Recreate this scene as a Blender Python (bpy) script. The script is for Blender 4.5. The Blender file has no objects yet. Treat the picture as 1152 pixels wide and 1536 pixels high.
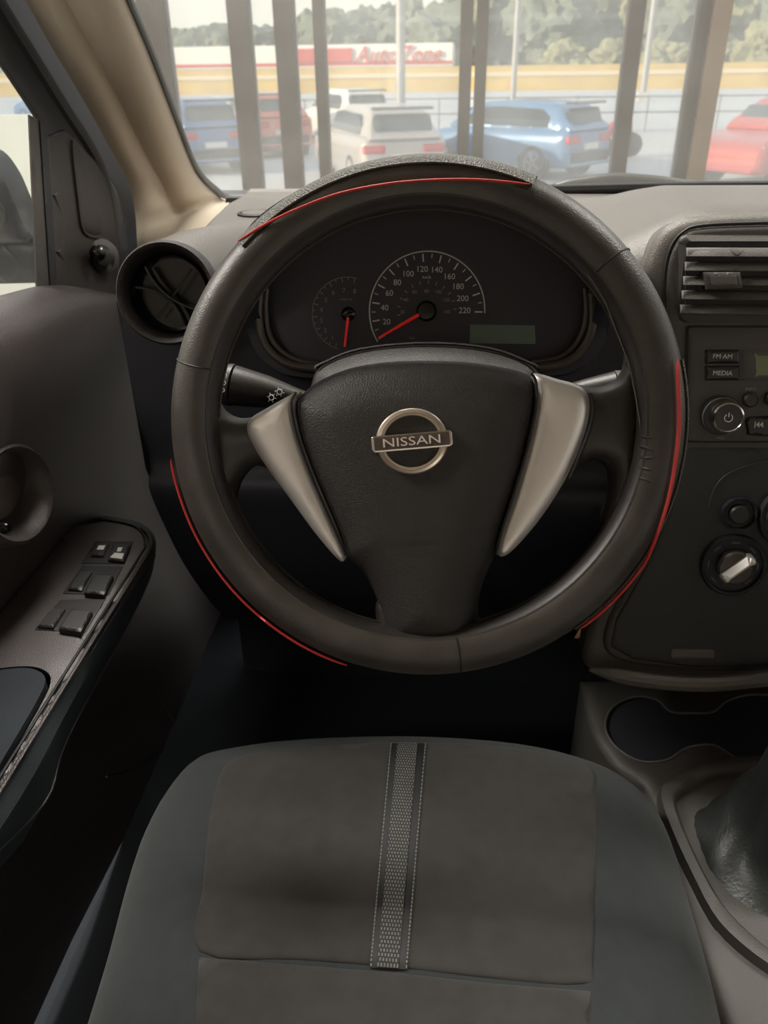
import bpy, bmesh, math, random
import numpy as np
from mathutils import Vector, Matrix, noise
from mathutils.geometry import delaunay_2d_cdt
random.seed(7)
PI = math.pi
scn = bpy.context.scene
COL = scn.collection

# ---------------------------------------------------------------- camera
F = 1199.0
CAM = np.array([0.03, 0.0, 1.20])
def nrm(v):
    v = np.array(v, float); return v/np.linalg.norm(v)
_d = nrm([31.0, -2152.0, -F]); _up = -_d
_fw = nrm([127.0, (31*127+F*F)/2152.0, -F])
_rt = np.cross(_fw, _up)
CM = np.array([_rt, _fw, _up])
cd = bpy.data.cameras.new('camera'); cam = bpy.data.objects.new('camera', cd); COL.objects.link(cam)
mw = Matrix([[CM[0][0], CM[0][1], CM[0][2], CAM[0]], [CM[1][0], CM[1][1], CM[1][2], CAM[1]],
             [CM[2][0], CM[2][1], CM[2][2], CAM[2]], [0, 0, 0, 1]])
cam.matrix_world = mw
cd.sensor_fit = 'HORIZONTAL'; cd.sensor_width = 36; cd.lens = 36*F/1152
cd.clip_start = 0.01; cd.clip_end = 600
cd.dof.use_dof = True; cd.dof.focus_distance = 0.64; cd.dof.aperture_fstop = 15
scn.camera = cam

# ---------------------------------------------------------------- world, sun, exposure
def S(r, g, b):
    f = lambda c: (c/255/12.92) if c/255 <= 0.04045 else ((c/255+0.055)/1.055)**2.4
    return (f(r), f(g), f(b), 1)
w = bpy.data.worlds.new('World'); scn.world = w; w.use_nodes = True
nt = w.node_tree; bg = nt.nodes['Background']
tc = nt.nodes.new('ShaderNodeTexCoord'); sep = nt.nodes.new('ShaderNodeSeparateXYZ'); rp = nt.nodes.new('ShaderNodeValToRGB')
nt.links.new(tc.outputs['Generated'], sep.inputs[0]); nt.links.new(sep.outputs['Z'], rp.inputs[0]); nt.links.new(rp.outputs[0], bg.inputs[0])
rp.color_ramp.elements[0].position = 0.0; rp.color_ramp.elements[0].color = (1.0, 0.90, 0.74, 1)
rp.color_ramp.elements[1].position = 0.35; rp.color_ramp.elements[1].color = (0.80, 0.86, 0.95, 1)
bg.inputs[1].default_value = 1.4
sl = bpy.data.lights.new('sun', 'SUN'); so = bpy.data.objects.new('sun', sl); COL.objects.link(so)
sl.energy = 8.5; sl.angle = 0.02; sl.color = (1.0, 0.80, 0.58)
so.rotation_euler = Vector((0.88, 0.40, -0.30)).to_track_quat('-Z', 'Y').to_euler()
so.location = (-30, -10, 20)
# unseen lamps added under the ceiling to brighten the cabin
FILL_LAMPS = [(-1.6, -2.4, 9.0), (1.9, -2.4, 7.0), (0.2, -4.6, 30.0), (-2.9, .9, 46.0), (-.5, 1.7, 33.0), (1.9, 1.7, 18.0)]
scn.view_settings.view_transform = 'Standard'; scn.view_settings.look = 'None'
scn.view_settings.gamma = 1; scn.view_settings.use_curve_mapping = False
scn.view_settings.exposure = 0.0

# ---------------------------------------------------------------- pixel helpers
def ray(px, py): return nrm(CM @ np.array([px-576.0, 768.0-py, -F]))
def at(px, py, **k):
    r = ray(px, py); (a, v), = k.items(); i = 'xyz'.index(a)
    return Vector(CAM + r*(v-CAM[i])/r[i])
class Frame:
    def __init__(s, o, ex, n):
        s.o = Vector(o); s.n = Vector(n).normalized(); ex = Vector(ex)
        s.ex = (ex - s.n*ex.dot(s.n)).normalized(); s.ey = s.n.cross(s.ex)
    def P(s, u, v, w=0): return s.o + s.ex*u + s.ey*v + s.n*w
    def L(s, p):
        d = Vector(p)-s.o; return (d.dot(s.ex), d.dot(s.ey), d.dot(s.n))
    def uv(s, px, py, w=0):
        r = Vector(ray(px, py)); c = Vector(CAM); o = s.o+s.n*w
        t = (o-c).dot(s.n)/r.dot(s.n); q = c+r*t
        return s.L(q)[:2]
    def uvs(s, pts, w=0): return [s.uv(x, y, w) for x, y in pts]
def smooth(pts, k=6, closed=True):
    n = len(pts); out = []
    P = [np.array(p, float) for p in pts]
    rng = range(n) if closed else range(n-1)
    for i in rng:
        if closed: a, b, c, d = P[i-1], P[i], P[(i+1) % n], P[(i+2) % n]
        else: a, b, c, d = P[max(i-1, 0)], P[i], P[i+1], P[min(i+2, n-1)]
        for j in range(k):
            t = j/k
            out.append(tuple(0.5*((2*b)+(c-a)*t+(2*a-5*b+4*c-d)*t*t+(-a+3*b-3*c+d)*t**3)))
    if not closed: out.append(tuple(P[-1]))
    return [Vector(q) for q in out] if len(out[0]) == 3 else out
def rr(x0, y0, x1, y1, r, k=4):
    out = []
    for cx, cy, a0 in ((x1-r, y1-r, 0), (x0+r, y1-r, 90), (x0+r, y0+r, 180), (x1-r, y0+r, 270)):
        for j in range(k+1):
            a = math.radians(a0+90*j/k); out.append((cx+r*math.cos(a), cy+r*math.sin(a)))
    return out
def circ(cx, cy, r, n=32, ry=None):
    ry = ry or r
    return [(cx+r*math.cos(2*PI*i/n), cy+ry*math.sin(2*PI*i/n)) for i in range(n)]
def quadpts(q, n=5):      # straight-sided polygon with extra points on the sides
    out = []
    for i in range(len(q)):
        a, b = q[i], q[(i+1) % len(q)]
        for j in range(n): t = j/n; out.append((a[0]*(1-t)+b[0]*t, a[1]*(1-t)+b[1]*t))
    return out

# ---------------------------------------------------------------- mesh accumulator
def dseg(pts, poly):
    A = np.array(poly); B = np.roll(A, -1, 0); D = B-A; L = (D**2).sum(1)+1e-18
    P = np.array(pts).reshape(-1, 1, 2)
    t = np.clip(((P-A)*D).sum(2)/L, 0, 1)
    q = A+t[..., None]*D
    return np.sqrt(((P-q)**2).sum(2)).min(1)
def inside(pts, poly):
    P = np.array(pts).reshape(-1, 2); A = np.array(poly); B = np.roll(A, -1, 0)
    x = P[:, 0][:, None]; y = P[:, 1][:, None]
    c = ((A[:, 1] > y) != (B[:, 1] > y)) & (x < (B[:, 0]-A[:, 0])*(y-A[:, 1])/(B[:, 1]-A[:, 1]+1e-18)+A[:, 0])
    return c.sum(1) % 2 == 1
def area2(p):
    return sum(p[i-1][0]*p[i][1]-p[i][0]*p[i-1][1] for i in range(len(p)))
class Acc:
    def __init__(s): s.v = []; s.f = []
    def add(s, V, Fc):
        n = len(s.v); s.v += [Vector(p) for p in V]; s.f += [tuple(i+n for i in f) for f in Fc]; return s
    def box(s, a, b, fr=None):
        x0, y0, z0 = a; x1, y1, z1 = b
        V = [(x, y, z) for z in (z0, z1) for x, y in ((x0, y0), (x1, y0), (x1, y1), (x0, y1))]
        if fr: V = [fr.P(*p) for p in V]
        return s.add(V, [(3, 2, 1, 0), (4, 5, 6, 7), (0, 1, 5, 4), (1, 2, 6, 5), (2, 3, 7, 6), (3, 0, 4, 7)])
    def tube(s, pts, r, n=8, closed=False, flat=None, cap=True):
        P = [Vector(p) for p in pts]; m = len(P)
        R = r if isinstance(r, (list, tuple)) else [r]*m
        V = []; N = None
        for i in range(m):
            if closed: T = (P[(i+1) % m]-P[i-1])
            else: T = P[min(i+1, m-1)]-P[max(i-1, 0)]
            T = T.normalized()
            if N is None:
                N = Vector((0, 0, 1)) if abs(T.z) < 0.8 else Vector((1, 0, 0))
                if flat is not None: N = Vector(flat)
            if flat is not None: N = Vector(flat)
            N = (N-T*N.dot(T)).normalized(); B = T.cross(N)
            for j in range(n):
                a = 2*PI*j/n; V.append(P[i]+(N*math.cos(a)+B*math.sin(a))*R[i])
        Fc = []
        for i in range(m if closed else m-1):
            for j in range(n):
                a = i*n+j; b = i*n+(j+1) % n; c = ((i+1) % m)*n+(j+1) % n; d = ((i+1) % m)*n+j
                Fc.append((a, b, c, d))
        if cap and not closed: Fc += [tuple(range(n))[::-1], tuple((m-1)*n+j for j in range(n))]
        return s.add(V, Fc)
    def lathe(s, fr, prof, n=32, cu=0, cv=0, su=1, sv=1, cap=True):      # prof: list of (radius, w)
        V = []
        for r, wv in prof:
            for j in range(n):
                a = 2*PI*j/n; V.append(fr.P(cu+su*r*math.cos(a), cv+sv*r*math.sin(a), wv))
        Fc = []
        for i in range(len(prof)-1):
            for j in range(n):
                k = (j+1) % n; Fc.append((i*n+j, i*n+k, (i+1)*n+k, (i+1)*n+j))
        if cap and prof[-1][0] > 1e-5: Fc.append(tuple((len(prof)-1)*n+j for j in range(n)))
        return s.add(V, Fc)
    def grid(s, rows, closed=False):
        m = len(rows); n = len(rows[0]); V = [p for r in rows for p in r]; Fc = []
        for i in range(m-1):
            for j in range(n if closed else n-1):
                k = (j+1) % n; Fc.append((i*n+j, i*n+k, (i+1)*n+k, (i+1)*n+j))
        return s.add(V, Fc)
    def pillow(s, fr, outl, H, r, depth, wf=None, holes=(), step=None, back=True, rings=(.12, .3, .55, .8)):
        outl = [tuple(map(float, p)) for p in outl]
        if area2(outl) < 0: outl = outl[::-1]
        A = np.array(outl); size = (A.max(0)-A.min(0)).max()
        step = step or size/26
        bnds = [outl]+[list(h) for h in holes]
        def prof(d): t = np.clip(d/r, 0, 1); return H*np.sqrt(np.clip(1-(1-t)**2, 0, 1))
        def okin(p, dm):
            m = inside(p, outl)
            for h in holes: m &= ~inside(p, h)
            return m & (dseg(p, outl) > dm)
        inner = []
        nn = len(outl)
        for q in rings:
            if H == 0 and wf is None: break
            off = r*q; pp = []
            for i in range(nn):
                a, b, c = A[i-1], A[i], A[(i+1) % nn]; t = c-a; L = math.hypot(*t)+1e-12
                pp.append((b[0]-t[1]/L*off, b[1]+t[0]/L*off))
            k = okin(pp, off*.93); inner += [p for p, g in zip(pp, k) if g]
        gx = np.arange(A[:, 0].min(), A[:, 0].max(), step); gy = np.arange(A[:, 1].min(), A[:, 1].max(), step)
        G = [(x+(.5*step if j % 2 else 0), y) for j, y in enumerate(gy) for x in gx]
        k = okin(G, min(r*.95, size) if H else step*.4)
        G = [p for p, g in zip(G, k) if g]
        for h in holes:
            if G:
                dh = dseg(G, h); G = [p for p, d_ in zip(G, dh) if d_ > step*.4]
        pts = []; edges = []
        for b in bnds:
            o = len(pts); pts += b; edges += [(o+i, o+(i+1) % len(b)) for i in range(len(b))]
        pts += inner+G
        vo, eo, fo, *_ = delaunay_2d_cdt([Vector(p) for p in pts], edges, [], 0, 1e-7)
        vo = [(p.x, p.y) for p in vo]
        cen = [(sum(vo[i][0] for i in f)/3, sum(vo[i][1] for i in f)/3) for f in fo]
        km = inside(cen, outl)
        for h in holes: km &= ~inside(cen, h)
        fo = [f for f, g in zip(fo, km) if g]
        hh = prof(dseg(vo, outl))
        W = [(wf(*p) if wf else 0)+h for p, h in zip(vo, hh)]
        n0 = len(vo)
        V = [fr.P(p[0], p[1], wv) for p, wv in zip(vo, W)]
        Fc = [tuple(f) for f in fo]
        for bi, b in enumerate(bnds):
            o = len(V)
            V += [fr.P(p[0], p[1], (wf(*p) if wf else 0)) for p in b]+[fr.P(p[0], p[1], -depth+(0 if not callable(wf) else 0)) for p in b]
            m = len(b)
            for i in range(m):
                j = (i+1) % m; q = (o+j, o+i, o+m+i, o+m+j)
                Fc.append(q if bi == 0 else q[::-1])
            if bi == 0 and back and len(bnds) == 1: Fc.append(tuple(o+m+i for i in range(m))[::-1])
        s.add(V, Fc)
        O = outl
        def height(u, v):
            base = wf(u, v) if wf else 0
            if not inside([(u, v)], O)[0]: return base
            return base+float(prof(dseg([(u, v)], O))[0])
        s.h = height
        return s
    def text(s, string, fr, u, v, size, w=0.0, thick=0.0004, rot=0, font_shear=0, sx=1, hf=None):
        cu = bpy.data.curves.new('lettering', 'FONT'); cu.body = string; cu.size = 1; cu.extrude = 0.5
        cu.align_x = 'CENTER'; cu.align_y = 'CENTER'; cu.resolution_u = 3; cu.shear = font_shear
        ob = bpy.data.objects.new('lettering', cu); COL.objects.link(ob)
        dg = bpy.context.evaluated_depsgraph_get(); me = bpy.data.meshes.new_from_object(ob.evaluated_get(dg))
        c, q = math.cos(rot), math.sin(rot); k = size/0.70
        V = []
        for p in me.vertices:
            x, y = p.co.x*k*sx, p.co.y*k
            uu, vv = u+x*c-y*q, v+x*q+y*c
            V.append(fr.P(uu, vv, w+(hf(uu, vv) if hf else 0)+(p.co.z+.5)*thick))
        s.add(V, [tuple(f.vertices) for f in me.polygons])
        bpy.data.objects.remove(ob); bpy.data.curves.remove(cu); bpy.data.meshes.remove(me)
        return s
    def build(s, name, m, parent=None, ang=35, label=None):
        root = parent
        while root is not None and root.parent is not None: root = root.parent
        off = root.location if root is not None else Vector((0, 0, 0))
        me = bpy.data.meshes.new(name)
        me.from_pydata([tuple(p-off) for p in s.v], [], s.f); me.validate()
        bm = bmesh.new(); bm.from_mesh(me); bmesh.ops.remove_doubles(bm, verts=bm.verts, dist=1e-6)
        bmesh.ops.recalc_face_normals(bm, faces=bm.faces); bm.to_mesh(me); bm.free()
        me.materials.append(m); me.shade_smooth(); me.set_sharp_from_angle(angle=math.radians(ang))
        o = bpy.data.objects.new(name, me); COL.objects.link(o)
        if parent is not None: o.parent = parent
        if label: o['label'] = label
        return o
def thing(name, loc, label, cat, group=None):
    o = bpy.data.objects.new(name, None); COL.objects.link(o); o.location = loc; o.empty_display_size = .05
    o['label'] = label; o['category'] = cat
    if group: o['group'] = group
    return o
def tag(o, label, cat, group=None):
    o['label'] = label; o['category'] = cat
    if group: o['group'] = group
    return o
def struct(o): o['kind'] = 'structure'; return o

# ---------------------------------------------------------------- materials
def mat(name, col, rough=.5, metal=0, bump=0, bscale=400, var=0, vscale=8, spec=.5, kind='noise', coat=0, emit=None, sheen=0):
    m = bpy.data.materials.new(name); m.use_nodes = True; t = m.node_tree; b = t.nodes['Principled BSDF']
    b.inputs['Base Color'].default_value = col; b.inputs['Roughness'].default_value = rough
    b.inputs['Metallic'].default_value = metal; b.inputs['Specular IOR Level'].default_value = spec
    b.inputs['Coat Weight'].default_value = coat; b.inputs['Sheen Weight'].default_value = sheen
    co = t.nodes.new('ShaderNodeTexCoord')
    if bump:
        if kind == 'noise':
            n = t.nodes.new('ShaderNodeTexNoise'); n.inputs['Scale'].default_value = bscale; n.inputs['Detail'].default_value = 3; src = n.outputs[0]
        elif kind == 'voronoi':
            n = t.nodes.new('ShaderNodeTexVoronoi'); n.inputs['Scale'].default_value = bscale; src = n.outputs['Distance']
        t.links.new(co.outputs['Object'], n.inputs['Vector'])
        bp = t.nodes.new('ShaderNodeBump'); bp.inputs['Strength'].default_value = bump; bp.inputs['Distance'].default_value = .001
        t.links.new(src, bp.inputs['Height']); t.links.new(bp.outputs[0], b.inputs['Normal'])
    if var:
        n2 = t.nodes.new('ShaderNodeTexNoise'); n2.inputs['Scale'].default_value = vscale; n2.inputs['Detail'].default_value = 5
        t.links.new(co.outputs['Object'], n2.inputs['Vector'])
        r2 = t.nodes.new('ShaderNodeValToRGB'); e = r2.color_ramp.elements
        e[0].position = .3; e[1].position = .7
        e[0].color = tuple(c*(1-var) for c in col[:3])+(1,); e[1].color = tuple(min(1, c*(1+var)) for c in col[:3])+(1,)
        t.links.new(n2.outputs[0], r2.inputs[0]); t.links.new(r2.outputs[0], b.inputs['Base Color'])
    if emit:
        b.inputs['Emission Color'].default_value = emit[0]; b.inputs['Emission Strength'].default_value = emit[1]
    return m
def glassmat(name, tint, haze, gloss=.06, hazecol=(.9, .9, .9, 1)):
    m = bpy.data.materials.new(name); m.use_nodes = True; t = m.node_tree; t.nodes.clear()
    o = t.nodes.new('ShaderNodeOutputMaterial'); tr = t.nodes.new('ShaderNodeBsdfTransparent'); tr.inputs[0].default_value = tint
    gl = t.nodes.new('ShaderNodeBsdfGlossy'); gl.inputs['Roughness'].default_value = .03
    df = t.nodes.new('ShaderNodeBsdfTranslucent'); df.inputs[0].default_value = hazecol
    no = t.nodes.new('ShaderNodeTexNoise'); no.inputs['Scale'].default_value = 5; no.inputs['Detail'].default_value = 4
    mr = t.nodes.new('ShaderNodeMapRange'); mr.inputs[1].default_value = .3; mr.inputs[2].default_value = .7
    mr.inputs[3].default_value = haze*.75; mr.inputs[4].default_value = haze*1.25
    co = t.nodes.new('ShaderNodeTexCoord'); t.links.new(co.outputs['Object'], no.inputs['Vector'])
    t.links.new(no.outputs[0], mr.inputs[0])
    m1 = t.nodes.new('ShaderNodeMixShader'); m2 = t.nodes.new('ShaderNodeMixShader')
    t.links.new(mr.outputs[0], m1.inputs[0]); t.links.new(tr.outputs[0], m1.inputs[1]); t.links.new(df.outputs[0], m1.inputs[2])
    m2.inputs[0].default_value = gloss
    t.links.new(m1.outputs[0], m2.inputs[1]); t.links.new(gl.outputs[0], m2.inputs[2]); t.links.new(m2.outputs[0], o.inputs[0])
    return m
M = dict(
    shroud=mat('shroud_plastic', S(40, 35, 34), .5, bump=.3, bscale=900, kind='voronoi'),
    leather=mat('worn_black_leather', S(60, 56, 51), .35, bump=.35, bscale=900, var=.25, vscale=30),
    leather2=mat('smooth_black_leather', S(46, 42, 40), .42, bump=.2, bscale=1200, var=.15, vscale=40),
    mesh=mat('perforated_cover', S(66, 62, 55), .5, bump=.8, bscale=700, kind='voronoi'),
    pad=mat('grained_black_plastic', S(42, 39, 38), .5, bump=.45, bscale=1100, kind='voronoi'),
    silver=mat('satin_silver', S(226, 220, 215), .42, metal=.65, var=.02),
    chrome=mat('chrome', S(215, 208, 198), .18, metal=1),
    red=mat('red_piping', S(190, 50, 45), .5),
    worn=mat('worn_leather', S(112, 104, 96), .7, var=.3, vscale=60),
    fray=mat('frayed_thread', S(150, 110, 80), .9),
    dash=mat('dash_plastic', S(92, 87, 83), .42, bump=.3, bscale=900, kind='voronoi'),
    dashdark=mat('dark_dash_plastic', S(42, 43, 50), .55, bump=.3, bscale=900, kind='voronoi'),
    stack=mat('stack_plastic', S(68, 64, 61), .5, bump=.25, bscale=1000, kind='voronoi'),
    lowp=mat('shaded_stack_plastic', S(40, 41, 43), .5, bump=.25, bscale=1000, kind='voronoi'),  # darker stack plastic, shade of the lower stack included in the colour
    stackd=mat('stack_recess', S(18, 18, 19), .6),
    button=mat('button_plastic', S(40, 39, 39), .45),
    black=mat('black_plastic', S(20, 20, 22), .4),
    gloss=mat('gloss_black', S(12, 12, 14), .2),
    dial=mat('dial_face', S(46, 44, 54), .4),
    mark=mat('dial_print', S(215, 210, 205), .6),
    markdim=mat('dial_print_dim', S(150, 140, 142), .6),
    tachred=mat('needle_red', S(225, 45, 35), .45, emit=(S(225, 45, 35), .15)),
    lcd=mat('lcd', S(88, 100, 88), .35, emit=(S(90, 105, 92), .03)),
    lcd2=mat('radio_lcd', S(88, 94, 66), .3, emit=(S(120, 140, 80), .05)),
    bronze=mat('bezel_satin', S(74, 66, 60), .32),
    beige=mat('beige_trim', S(168, 156, 140), .62, bump=.15, bscale=600, var=.03),
    headl=mat('headliner_fabric', S(180, 170, 150), .9, bump=.2, bscale=900),
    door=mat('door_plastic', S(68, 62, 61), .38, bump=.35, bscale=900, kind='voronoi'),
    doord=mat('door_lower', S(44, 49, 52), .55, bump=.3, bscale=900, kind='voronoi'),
    rubber=mat('rubber', S(30, 32, 36), .6),
    seat=mat('seat_fabric', S(46, 44, 42), .95, bump=.6, bscale=1500, var=.16, vscale=60, sheen=.1),
    seat2=mat('seat_bolster_fabric', S(37, 41, 43), .95, bump=.6, bscale=1500, var=.14, vscale=60, sheen=.1),
    stripe=mat('stripe_webbing', S(96, 95, 90), .85),
    stitch=mat('stitch_thread', S(118, 120, 114), .9),
    carpet=mat('carpet', S(42, 47, 53), 1, bump=1, bscale=1200),
    boot=mat('boot_leather', S(38, 41, 40), .42, bump=.5, bscale=300, var=.1),
    white=mat('white_print', S(205, 202, 198), .6),
    outwall=mat('white_wall', S(176, 176, 168), .7, var=.02),
    mull=mat('bronze_mullion', S(36, 30, 26), .5),
    mull2=mat('light_bronze_mullion', S(82, 68, 56), .5),
    tile=mat('showroom_tile', S(170, 166, 160), .3),
    ceil=mat('ceiling_paint', S(215, 213, 208), .9),
    asphalt=mat('lot_concrete', S(172, 172, 172), .85, var=.08, vscale=.4),
    road=mat('road', S(178, 180, 184), .85, var=.06, vscale=.1),
    yellow=mat('yellow_paint', S(190, 162, 92), .7, var=.1, vscale=.5),
    cream=mat('cream_paint', S(204, 190, 160), .7),
    grass=mat('dry_grass', S(120, 124, 84), .95, var=.3, vscale=.3),
    leaf=mat('foliage', S(98, 107, 92), .95, var=.28, vscale=.9),
    leaf2=mat('foliage_olive', S(124, 124, 92), .95, var=.28, vscale=.9),
    bark=mat('bark', S(90, 78, 66), .9),
    bwhite=mat('shop_white', S(228, 228, 228), .7), bred=mat('shop_red', S(196, 60, 50), .6),
    pole=mat('galvanised_pole', S(150, 150, 150), .5, metal=.3),
    rail=mat('rail_paint', S(120, 120, 124), .6),
    tyre=mat('tyre', S(34, 34, 36), .8), rimm=mat('alloy_wheel', S(150, 150, 152), .4, metal=.6),
    cglass=mat('dark_car_glass', S(52, 60, 66), .12), tail=mat('tail_lamp', S(180, 30, 35), .25),
    orange=mat('orange_paint', S(206, 130, 90), .6),
)
# woven stripe: brick-like pattern of light threads
def webbing(m):
    t = m.node_tree; b = t.nodes['Principled BSDF']; co = t.nodes.new('ShaderNodeTexCoord')
    br = t.nodes.new('ShaderNodeTexBrick'); br.inputs['Scale'].default_value = 1
    br.inputs['Color1'].default_value = S(104, 102, 98); br.inputs['Color2'].default_value = S(90, 89, 85); br.inputs['Mortar'].default_value = S(38, 38, 38)
    br.inputs['Brick Width'].default_value = .0024; br.inputs['Row Height'].default_value = .0034; br.inputs['Mortar Size'].default_value = .0006
    t.links.new(co.outputs['Object'], br.inputs['Vector']); t.links.new(br.outputs['Color'], b.inputs['Base Color'])
webbing(M['stripe'])
M['wglass'] = glassmat('windscreen_glass', (.95, .96, .95, 1), .025, .02, (.95, .93, .88, 1))
M['pane'] = glassmat('showroom_glass', (.93, .95, .95, 1), .15, .05)
M['dglass'] = glassmat('door_glass', (.94, .96, .95, 1), .012, .03)

# ================================================================= SETTING: showroom and land
YG = 3.2      # plane of the showroom glazing
LOT = -1.0    # level of the car lot outside
def sbox(name, a, b, m): return struct(Acc().box(a, b).build(name, m))
sbox('floor', (-5, -8, -.1), (6.5, YG+.25, 0), M['tile'])
sbox('ceiling', (-5, -8, 3.3), (6.5, YG+.25, 3.45), M['ceil'])
sbox('wall_back', (-5, -8.15, 0), (6.5, -8, 3.3), mat('back_wall_paint', S(205, 198, 190), .8))
sbox('wall_left', (-5.15, -8, 0), (-5, YG+.25, 3.3), M['outwall'])
xl = at(72, 300, y=YG).x
zt = at(20, 172, y=YG).z
sbox('wall_front', (-5, YG-.06, .0), (xl+.45, YG+.06, zt), M['outwall'])
sbox('baseboard_front', (-5, YG-.10, 0.0), (xl+.45, YG-.061, .12), M['orange'])
posts = [(207, 247, 'mull'), (342, 373, 'mull'), (411, 440, 'mull'), (470, 486, 'mull'), (692, 711, 'mull'), (716, 734, 'mull'),
         (944, 968, 'mull'), (1048, 1066, 'mull'), (1066, 1094, 'mull2'), (1420, 1450, 'mull'), (1900, 1930, 'mull')]
edges_ = []
for i, (a, b, mm) in enumerate(posts):
    xa, xb = at(a, 0, y=YG).x, at(b, 0, y=YG).x
    dpt = .035 if mm == 'mull' else .06
    sbox('trim_%d' % (i+1), (xa, YG-dpt, 0), (xb, YG+.035, 3.3), M[mm]); edges_.append((xa, xb))
edges_ = [(-5, -5)]+edges_
k = 0
for (a0, a1), (b0, b1) in zip(edges_[:-1], edges_[1:]):
    if b0-a1 > .03:
        k += 1; sbox('window_%d' % k, (a1, YG-.004, zt if b0 < xl+.5 else 0.02), (b0, YG+.004, 3.3), M['pane'])
lamp_m = mat('fill_lamp_panel', S(255, 250, 240), .5, emit=((1, .96, .9, 1), 3.0))
for i, (x, y, p) in enumerate(FILL_LAMPS):  # panels and lights added for fill, none of them in view
    t = thing('added_fill_lamp', (x, y, 3.28), 'unseen flat white lamp panel added under the ceiling to light the car', 'lamp', 'added fill lamps around the car')
    Acc().box((x-.6, y-.3, 3.24), (x+.6, y+.3, 3.30)).build('housing', M['ceil'], t)
    Acc().box((x-.56, y-.26, 3.232), (x+.56, y+.26, 3.238)).build('diffuser', lamp_m, t)
    al = bpy.data.lights.new('fill_light', 'AREA'); al.shape = 'RECTANGLE'; al.size = 1.1; al.size_y = .5; al.energy = p*4; al.color = (1, .95, .88)
    ao = bpy.data.objects.new('fill_light', al); COL.objects.link(ao); ao.parent = t; ao.location = (0, 0, -.06)

# outside ground, road, barrier, building
o = Acc().box((-70, YG+.26, LOT-.2), (90, 34, LOT)).build('ground', M['asphalt']); struct(o)
o = Acc().box((-140, 34.01, LOT-.2), (160, 88, LOT)).build('road', M['road']); struct(o)
o = Acc().box((-170, 88.01, LOT-.2), (190, 190, LOT+.02)).build('verge', M['grass']); struct(o)
t = thing('roadside_barrier', (0, 88, LOT), 'long low yellow and cream barrier wall across the far side of the road', 'barrier')
Acc().box((-110, 87.8, LOT), (130, 88.2, .25)).build('lower_band', M['yellow'], t)
Acc().box((-110, 87.7, .25), (130, 88.2, .62)).build('middle_band', M['cream'], t)
Acc().box((-110, 87.8, .62), (130, 88.2, 1.15)).build('upper_band', M['yellow'], t)
bx0, bx1 = at(250, 80, y=96).x, at(679, 80, y=96).x
t = thing('shop_building', ((bx0+bx1)/2, 96, LOT), 'low white shop building with red lettering on its front beyond the road', 'building')
Acc().box((bx0, 96, LOT), (bx1, 110, 1.2)).build('wall', M['cream'], t)
Acc().box((bx0, 95.7, 1.2), (bx1, 110, at(600, 65, y=95.7).z)).build('fascia', M['bwhite'], t)
Acc().box((bx0, 95.65, at(600, 97, y=95.65).z), (bx1, 95.68, at(600, 92, y=95.65).z)).build('red_band', M['bred'], t)
a_, b_ = at(432, 94, y=95.5), at(528, 72, y=95.5)
Acc().box((a_.x, 95.5, a_.z), (b_.x, 95.68, b_.z)).build('sign_panel', M['bred'], t)
bf = Frame((0, 95.6, 0), (1, 0, 0), (0, -1, 0))
c_ = at(597, 82, y=95.6); Acc().text('AutoZone', bf, c_.x, c_.z, 1.5, thick=.1, font_shear=.3, sx=1.0).build('lettering', M['bred'], t)

# hill and trees
rows = []
for j in range(26):
    y = 125+j*5; row = []
    for i in range(60):
        x = -130+i*5.2
        h = max(0, (x+10))*.10*min(1, (y-125)/45)+max(0, y-135)*.045+1.5*noise.noise(Vector((x*.03, y*.03, 0)))
        row.append((x, y, LOT+max(-.1, h)))
    rows.append(row)
struct(Acc().grid(rows).build('hill', M['leaf']))
def ico(level):
    bm = bmesh.new(); bmesh.ops.create_icosphere(bm, subdivisions=level, radius=1)
    V = [v.co.copy() for v in bm.verts]; Fc = [tuple(v.index for v in f.verts) for f in bm.faces]; bm.free(); return V, Fc
ICO = ico(4)
def tree(x, y, h, r, m, label, zb=LOT):
    t = thing('tree', (x, y, zb), label, 'tree', 'trees beyond the road')
    Acc().tube([(x, y, zb-.3), (x+.1, y, zb+h*.3), (x-.1, y, zb+h*.6)], [.35, .28, .18], 8).build('trunk', M['bark'], t)
    a = Acc(); ph = random.random()*50
    V = []
    for p in ICO[0]:
        q = p*1.0; n = noise.noise(p*1.6+Vector((ph, 0, 0)))*.45+noise.noise(p*4.5+Vector((ph, 3, 0)))*.28+noise.noise(p*11+Vector((ph, 0, 3)))*.12
        q = p*(1+n); V.append((x+q.x*r, y+q.y*r, zb+h*.56+q.z*h*.48))
    a.add(V, ICO[1]).build('crown', m, t, ang=20)
# skyline heights by pixel column
sky = [(205, 45, 130), (255, 52, 142), (315, 44, 118), (385, 40, 130), (450, 30, 142), (505, 22, 118), (560, 12, 130), (612, 2, 142), (668, 22, 118),
       (715, -20, 130), (770, -30, 142), (830, -30, 118), (890, -25, 130), (950, -20, 142), (1010, -30, 118), (1075, -25, 130), (1140, -30, 142), (1215, -40, 118)]
for i, (px, py, y) in enumerate(sky):
    p = at(px, py, y=y); h = p.z-LOT
    tree(p.x, y, h, 4.2+random.random()*1.2, M['leaf2'] if i in (13, 15, 16) else M['leaf'], 'hazy green tree standing beyond the road and its barrier')
# front bushes on the right, olive coloured
for px, py, y in ((850, 70, 98), (930, 62, 107), (1000, 66, 98), (1075, 50, 107), (1145, 44, 98)):
    p = at(px, py, y=y); tree(p.x, y, p.z-LOT, 2.7, M['leaf2'], 'lower olive bushy tree just behind the yellow barrier, right side')

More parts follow.
